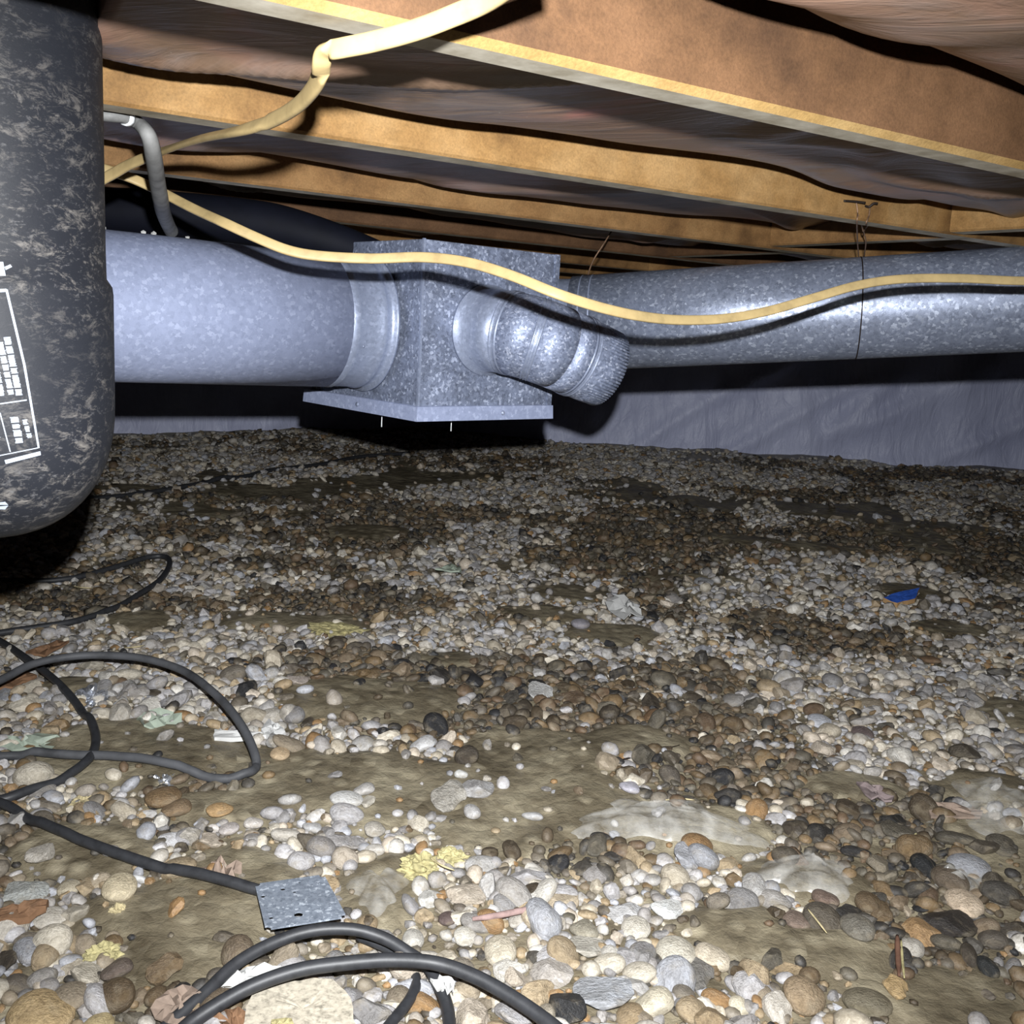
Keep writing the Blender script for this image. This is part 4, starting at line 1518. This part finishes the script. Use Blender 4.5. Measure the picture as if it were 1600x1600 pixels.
# small grit between the stones, near part only
g2 = 0.0105
gx = np.arange(-1.2, 1.2, g2)
gy = np.arange(0.5, 2.1, g2)
X2, Y2 = np.meshgrid(gx, gy)
X2 = X2.ravel() + rng.uniform(-.5, .5, X2.size) * g2 * 1.2
Y2 = Y2.ravel() + rng.uniform(-.5, .5, Y2.size) * g2 * 1.2
b2 = bare_mask(X2, Y2)
k2 = (np.abs(X2) < 0.56 * Y2 + .1) & (rng.uniform(size=X2.size) < np.where(b2 > .5, .035, .8))
X2, Y2 = X2[k2], Y2[k2]
s2 = np.clip(rng.lognormal(math.log(.0042), .3, X2.size), .0018, .0075)
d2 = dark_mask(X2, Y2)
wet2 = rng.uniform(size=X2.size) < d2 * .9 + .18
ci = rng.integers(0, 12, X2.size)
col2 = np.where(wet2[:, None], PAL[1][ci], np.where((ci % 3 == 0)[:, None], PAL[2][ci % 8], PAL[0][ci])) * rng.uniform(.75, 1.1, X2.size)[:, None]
Z2 = ground_z(X2, Y2) + s2 * .35


def batch(name, X, Y, Z, A, B, C, RZ, TX, TY, COLR, ANG, label, cat):
    Vs, Ts, Cs, Ss, off = [], [], [], [], 0
    dist = Y
    for lod, sub in ((0, 2), (1, 1)):
        sel_l = (dist < 1.75) & (A > .006) if lod == 0 else ~((dist < 1.75) & (A > .006))
        for var in range(6):
            for ang in (0, 1):
                sel = sel_l & (np.arange(len(X)) % 6 == var) & (ANG == bool(ang))
                n_ = int(sel.sum())
                if not n_:
                    continue
                bv, bt = stone_shape(sub, 300 + var + 20 * ang, bool(ang))
                S = np.stack([A[sel], B[sel], C[sel]], 1)
                P = bv[None] * S[:, None, :]
                # tilt about x, y then turn about z
                cx, sxn = np.cos(TX[sel])[:, None], np.sin(TX[sel])[:, None]
                y1, z1 = P[..., 1] * cx - P[..., 2] * sxn, P[..., 1] * sxn + P[..., 2] * cx
                cy, syn = np.cos(TY[sel])[:, None], np.sin(TY[sel])[:, None]
                x1, z2 = P[..., 0] * cy + z1 * syn, -P[..., 0] * syn + z1 * cy
                cz, szn = np.cos(RZ[sel])[:, None], np.sin(RZ[sel])[:, None]
                xo, yo = x1 * cz - y1 * szn, x1 * szn + y1 * cz
                W = np.stack([xo + X[sel][:, None], yo + Y[sel][:, None], z2 + Z[sel][:, None]], 2)
                Vs.append(W.reshape(-1, 3))
                m_ = len(bv)
                Ts.append((bt[None] + (np.arange(n_) * m_)[:, None, None]).reshape(-1, 3) + off)
                Cs.append(np.repeat(COLR[sel], m_, 0))
                Ss.append(np.full(n_ * len(bt), not ang))
                off += n_ * m_
    V, T, Cc = np.vstack(Vs), np.vstack(Ts), np.vstack(Cs)
    me = bpy.data.meshes.new(name)
    me.vertices.add(len(V))
    me.vertices.foreach_set('co', V.astype(np.float32).ravel())
    me.loops.add(T.size)
    me.loops.foreach_set('vertex_index', T.astype(np.int32).ravel())
    me.polygons.add(len(T))
    me.polygons.foreach_set('loop_start', np.arange(0, T.size, 3, dtype=np.int32))
    me.polygons.foreach_set('use_smooth', np.concatenate(Ss))
    me.update(calc_edges=True)
    at_ = me.attributes.new('stone', 'FLOAT_COLOR', 'POINT')
    at_.data.foreach_set('color', np.hstack([Cc, np.ones((len(Cc), 1))]).astype(np.float32).ravel())
    me.materials.append(M_stone_far)
    o = bpy.data.objects.new(name, me)
    COL.objects.link(o)
    tag(o, label, cat)
    o['kind'] = 'stuff'
    print(name, len(T), 'tris', len(X), 'stones')
    return o


r_ = rest
batch('gravel', X[r_], Y[r_], Zs[r_], fa[r_], fb[r_], fc[r_], rz[r_], tx[r_], ty[r_], col[r_], angs[r_], 'pale and brown river gravel covering the crawl space floor', 'gravel')
zz = np.zeros(X2.size)
batch('grit', X2, Y2, Z2, s2 * 1.2, s2, s2 * .7, rng.uniform(0, 6.28, X2.size), zz, zz, col2, rng.uniform(size=X2.size) < .5, 'fine grit between the larger pebbles', 'grit')


# ------------------------------------------------------------------ litter on the gravel
def flake(name, px_pts, thick, mat, label, cat, lift=.016, warp=.003, seed=0, mat_side=None, group=None, tilt=0.0):
    """flat chip with an irregular outline given by photo positions on the ground"""
    r_ = np.random.default_rng(seed)
    ym = max(q_[1] for q_ in px_pts)
    c4 = [ground_hit(x_, y_, lift + tilt * (ym - y_)) for x_, y_ in px_pts]
    n = len(c4)
    dense = []
    for i in range(n):
        a, b_ = c4[i], c4[(i + 1) % n]
        L_ = np.linalg.norm(b_ - a)
        for k in range(3):
            p_ = a + (b_ - a) * k / 3
            if k:
                p_ = p_ + r_.normal(0, L_ * .035, 3) * np.array([1, 1, 0])
            dense.append(p_)
    dense = np.array(dense)
    cen = dense.mean(0)
    rings_ = []
    for s_ in (1.0, 0.62, 0.25):
        R_ = cen + (dense - cen) * s_
        R_[:, 2] += r_.normal(0, warp, len(dense)) * (1.2 - s_ * .4)
        rings_.append(R_)
    k = len(dense)
    top = np.vstack(rings_ + [cen[None]])
    bot = top.copy()
    bot[:, 2] -= thick
    V = np.vstack([top, bot])
    m_ = len(top)
    Fc = []
    for j in range(2):
        for i in range(k):
            a, b_ = j * k + i, j * k + (i + 1) % k
            Fc.append((a, b_, b_ + k, a + k))
            Fc.append((m_ + a, m_ + a + k, m_ + b_ + k, m_ + b_))
    for i in range(k):
        Fc.append((2 * k + i, 2 * k + (i + 1) % k, 3 * k))
        Fc.append((m_ + 2 * k + (i + 1) % k, m_ + 2 * k + i, m_ + 3 * k))
        Fc.append((i, m_ + i, m_ + (i + 1) % k, (i + 1) % k))
    me = mesh_np(name, V, Fc, False)
    bmf = bmesh.new()
    bmf.from_mesh(me)
    bmesh.ops.recalc_face_normals(bmf, faces=bmf.faces[:])
    bmf.to_mesh(me)
    bmf.free()
    me.materials.append(mat)
    if mat_side:
        me.materials.append(mat_side)
        me.update()
        for p_ in me.polygons:
            if abs(p_.normal.z) < .6:
                p_.material_index = 1
    return tag(obj(name, me, mat), label, cat, group)


flake('tile_shard', [(1380, 934), (1398, 927), (1437, 918), (1430, 935), (1402, 942)], .010, M_blue, 'blue glazed tile shard with tan edge on the right gravel', 'tile shard', .018, .0005, 1, M_tan, None, .0009)
flake('film_scrap', [(945, 942), (975, 931), (1000, 950), (1005, 962), (975, 965)], .001, M_white, 'bluish white scrap of film lying on the gravel at centre', 'scrap', .018, .006, 2)
flake('green_flake', [(-20, 1155), (45, 1142), (100, 1155), (78, 1172), (20, 1172), (-20, 1165)], .003, M_green, 'pale green flake at the left beside the cord loops', 'flake', .016, .005, 3)
flake('green_flake', [(680, 890), (700, 880), (720, 884), (718, 893)], .004, M_green, 'small pale green flake in the light gravel at centre', 'flake', .016, .003, 4)
flake('green_flake', [(205, 1110), (280, 1112), (284, 1132), (225, 1140)], .003, M_green, 'yellowish green flake under the raised dusty cord', 'flake', .015, .005, 23)
flake('bark_chip', [(-20, 1420), (30, 1412), (76, 1402), (72, 1415), (30, 1434), (-20, 1436)], .007, M_bark, 'orange brown bark strip at the left edge', 'bark', .026, .002, 5)
flake('bark_chip', [(1338, 1222), (1362, 1226), (1400, 1238), (1394, 1250), (1362, 1246)], .003, M_bark_purple, 'grey purple bark chip on the sheet at right', 'bark', .018, .003, 6)
flake('bark_chip', [(1442, 1250), (1470, 1252), (1536, 1266), (1532, 1276), (1455, 1273)], .003, M_bark_pink, 'pinkish bark strip at the right edge of the sheet', 'bark', .020, .002, 7)
flake('bark_chip', [(312, 1350), (345, 1345), (378, 1358), (372, 1378), (330, 1370)], .003, M_bark_pink, 'pinkish curled bark chip above the cord to the plate', 'bark', .018, .006, 8)
flake('dry_leaf', [(235, 1575), (262, 1545), (300, 1540), (330, 1560), (300, 1592), (262, 1600)], .0015, M_bark_pink, 'dry tan leaf left of the foreground cords', 'leaf', .020, .004, 9)
flake('dry_leaf', [(330, 1588), (350, 1576), (385, 1582), (395, 1600), (360, 1605)], .0015, M_bark, 'small brown leaf by the front cord at bottom left', 'leaf', .022, .004, 10)
flake('bark_chip', [(40, 1018), (95, 998), (108, 1003), (70, 1022)], .004, M_bark, 'brown bark sliver beside the raised cord at left', 'bark', .016, .002, 24)
flake('bark_chip', [(-10, 1060), (40, 1048), (58, 1056), (20, 1072), (-10, 1075)], .004, M_bark, 'brown bark piece at the left edge under the raised cord', 'bark', .014, .002, 25)
flake('slate_flake', [(335, 1140), (400, 1142), (420, 1150), (335, 1152)], .006, M_white, 'white plaster slab edge behind the raised cord end', 'plaster', .018, .001, 26)
flake('concrete_slab_chip', [(395, 1552), (440, 1532), (520, 1530), (548, 1560), (560, 1610), (470, 1640), (370, 1625)], .022, M_concrete, 'pale speckled concrete chunk inside the foreground cords', 'concrete', .026, .0004, 11)
flake('yellow_scrap', [(424, 1592), (456, 1590), (462, 1606), (424, 1608)], .003, M_lichen, 'bright yellow scrap on the concrete chunk', 'scrap', .036, .001, 12)
flake('white_flake', [(335, 1535), (352, 1515), (400, 1505), (440, 1512), (400, 1530), (348, 1546)], .003, M_white, 'white flake between the two foreground cord arches', 'flake', .022, .004, 13)
flake('white_flake', [(672, 1532), (690, 1525), (712, 1535), (706, 1550), (690, 1545)], .003, M_white, 'white flake right of the inner cord strand', 'flake', .022, .004, 14)
flake('plaster_chip', [(408, 1140), (420, 1123), (434, 1132), (446, 1142), (425, 1152)], .010, M_white, 'white plaster chip at the far end of the bare sheet', 'plaster', .022, .002, 15)


def stick(pts, r, mat, label, lift=.018):
    P = catmull([ground_hit(x_, y_, lift + h_) for x_, y_, h_ in pts], 6)
    k = len(P)
    v, f = tube(P, r * np.interp(np.arange(k), [0, k * .2, k * .7, k - 1], [.6, 1, 1, .4]), 7)
    tag(obj('stick' if r > .002 else 'twig', mesh_np('stick', v, f), mat), label, 'stick', 'sticks and twigs on the gravel')


stick([(738, 1436, 0), (780, 1430, .002), (820, 1422, .003), (862, 1418, .001)], .0034, plain('grey_stick', (138, 116, 112), .8, .2, 0, .4, 80), 'grey purple stick lying on the bottom middle pebbles')
stick([(1402, 1462, 0), (1403, 1490, 0), (1405, 1525, .001)], .0028, plain('dark_stick', (104, 76, 62), .8, .2, 0, .4, 80), 'dark brown stick standing toward the viewer at lower right', .014)
stick([(1408, 1468, 0), (1410, 1500, 0), (1413, 1528, 0)], .0014, M_lichen, 'yellow grass stem beside the dark brown stick', .014)
stick([(182, 1186, 0), (210, 1178, .001), (236, 1168, .001)], .0009, M_lichen_tan, 'pale straw on the bare sheet inside the raised cord', .012)
stick([(194, 1012, 0), (212, 1011, .002), (226, 1008, .001)], .0011, M_lichen_tan, 'pale straw behind the raised dusty cord', .014)
stick([(672, 1340, .002), (690, 1352, .002), (710, 1360, 0)], .0011, M_lichen_tan, 'thin pale straw beside the yellow foam', .016)
stick([(960, 1190, 0), (1000, 1180, 0), (1062, 1164, .002)], .0012, M_dark, 'thin dark twig across the gravel right of the sheet', .016)
stick([(1040, 1250, 0), (1062, 1248, .002), (1085, 1250, 0)], .0012, M_lichen_tan, 'short yellow straw in the dark gravel at right', .014)
stick([(1262, 1420, .002), (1278, 1440, .002), (1292, 1458, 0)], .0010, M_lichen_tan, 'thin pale straw bent over the reddish pebble at lower right', .018)
stick([(115, 916, 0), (128, 918, .001), (145, 919, 0)], .0013, M_lichen_tan, 'pale straw on the dark ground by the far cord loop', .012)


def lump(px, py, rx, ry, h_, mat, label, cat, seed, lift=.006, rough_=.45):
    """porous crumbly lump on the ground"""
    P = ground_hit(px, py, lift)
    dep_ = (P - CAM) @ FW
    a = rx / F_PX * dep_
    b_ = abs(ground_hit(px, py - ry)[1] - ground_hit(px, py + ry)[1]) / 2
    V, T = ico(4)
    V = V.copy()
    for i in range(len(V)):
        q_ = Vector(V[i]) * 2.2 + Vector((seed * 3.1, 0, 0))
        V[i] *= 1 + rough_ * mnoise.noise(q_) + rough_ * .7 * mnoise.noise(q_ * 3)
    V = V * np.array([a, b_, h_]) + P
    tag(obj(cat.replace(' ', '_') + '_lump', mesh_np('lump', V, T, False), mat), label, cat)


lump(520, 985, 42, 9, .010, M_lichen, 'yellow crumbly foam patch in the middle left gravel', 'foam', 1)
lump(655, 1358, 30, 14, .014, M_lichen, 'yellow crumbly foam beside the bare sheet in the foreground', 'foam', 2)
lump(705, 1340, 22, 9, .010, M_lichen, 'small yellow foam crumb right of the larger foam', 'foam', 3)
lump(160, 1498, 30, 13, .012, M_lichen, 'yellow moss clump in the lower left gravel', 'moss', 4)
lump(185, 1432, 16, 9, .012, M_lichen_tan, 'tan porous crumb below the large stained pebble', 'crumb', 5)
lump(120, 1478, 10, 5, .008, M_lichen_tan, 'small tan porous crumb in the lower left gravel', 'crumb', 6)
lump(128, 1262, 18, 16, .012, M_lichen_tan, 'straw coloured tangled crumb below the left cord loop', 'crumb', 7)
lump(145, 1092, 20, 14, .014, M_foil, 'crumpled silver foil scrap beside the cord loop', 'foil', 8, .010, .8)
lump(255, 1225, 15, 9, .010, M_foil, 'crumpled silver foil scrap under the raised cord', 'foil', 9, .008, .8)
lump(1435, 1322, 14, 10, .010, M_lichen, 'pale yellow crumb above the coal black pebble', 'crumb', 10)
lump(1505, 1348, 14, 8, .010, M_lichen, 'pale yellow crumb at right of the coal black pebble', 'crumb', 11)


def film(px, py, rx, ry, label, seed):
    P = ground_hit(px, py)
    dep_ = (P - CAM) @ FW
    a = rx / F_PX * dep_
    b_ = abs(ground_hit(px, py - ry)[1] - ground_hit(px, py + ry)[1]) / 2
    V, Fc, nr, na = [], [], 26, 72
    for i in range(nr):
        for k in range(na):
            t = 2 * math.pi * k / na
            r0 = (i + .001) / (nr - 1) * (1 + .22 * math.sin(3 * t + seed) + .12 * math.sin(7 * t + seed * 2))
            x_, y_ = P[0] + a * r0 * math.cos(t), P[1] + b_ * r0 * math.sin(t)
            V.append((x_, y_))
    V = np.array(V)
    rr_ = np.repeat(np.arange(nr) / (nr - 1), na)
    f1 = 1 - np.abs(fbm(V[:, 0] * 16 + seed, V[:, 1] * 34, seed, 3) * 2 - 1)
    z_ = ground_z(V[:, 0], V[:, 1]) - .004 + .016 * (1 - rr_ ** 2) + .014 * f1 ** 3 * (1.1 - rr_) - .010 * rr_ ** 4
    V = np.column_stack([V, z_])
    Fc = [(i * na + k, i * na + (k + 1) % na, (i + 1) * na + (k + 1) % na, (i + 1) * na + k) for i in range(nr - 1) for k in range(na)]
    tag(obj('plastic_film', mesh_np('plastic_film', V, Fc), M_film), label, 'plastic film', 'clear film on the gravel')


film(1040, 1300, 170, 36, 'clear wrinkled plastic film patch right of the bare sheet', 3)
film(1260, 1380, 90, 36, 'glossy clear plastic film patch in the brown gravel at right', 5)
film(1560, 1280, 90, 50, 'clear plastic film patch at the right edge', 9)
film(590, 1400, 50, 46, 'clear plastic film patch right of the metal plate', 12)
film(1500, 1390, 60, 20, 'small clear plastic film patch beside the cream oval pebble', 14)
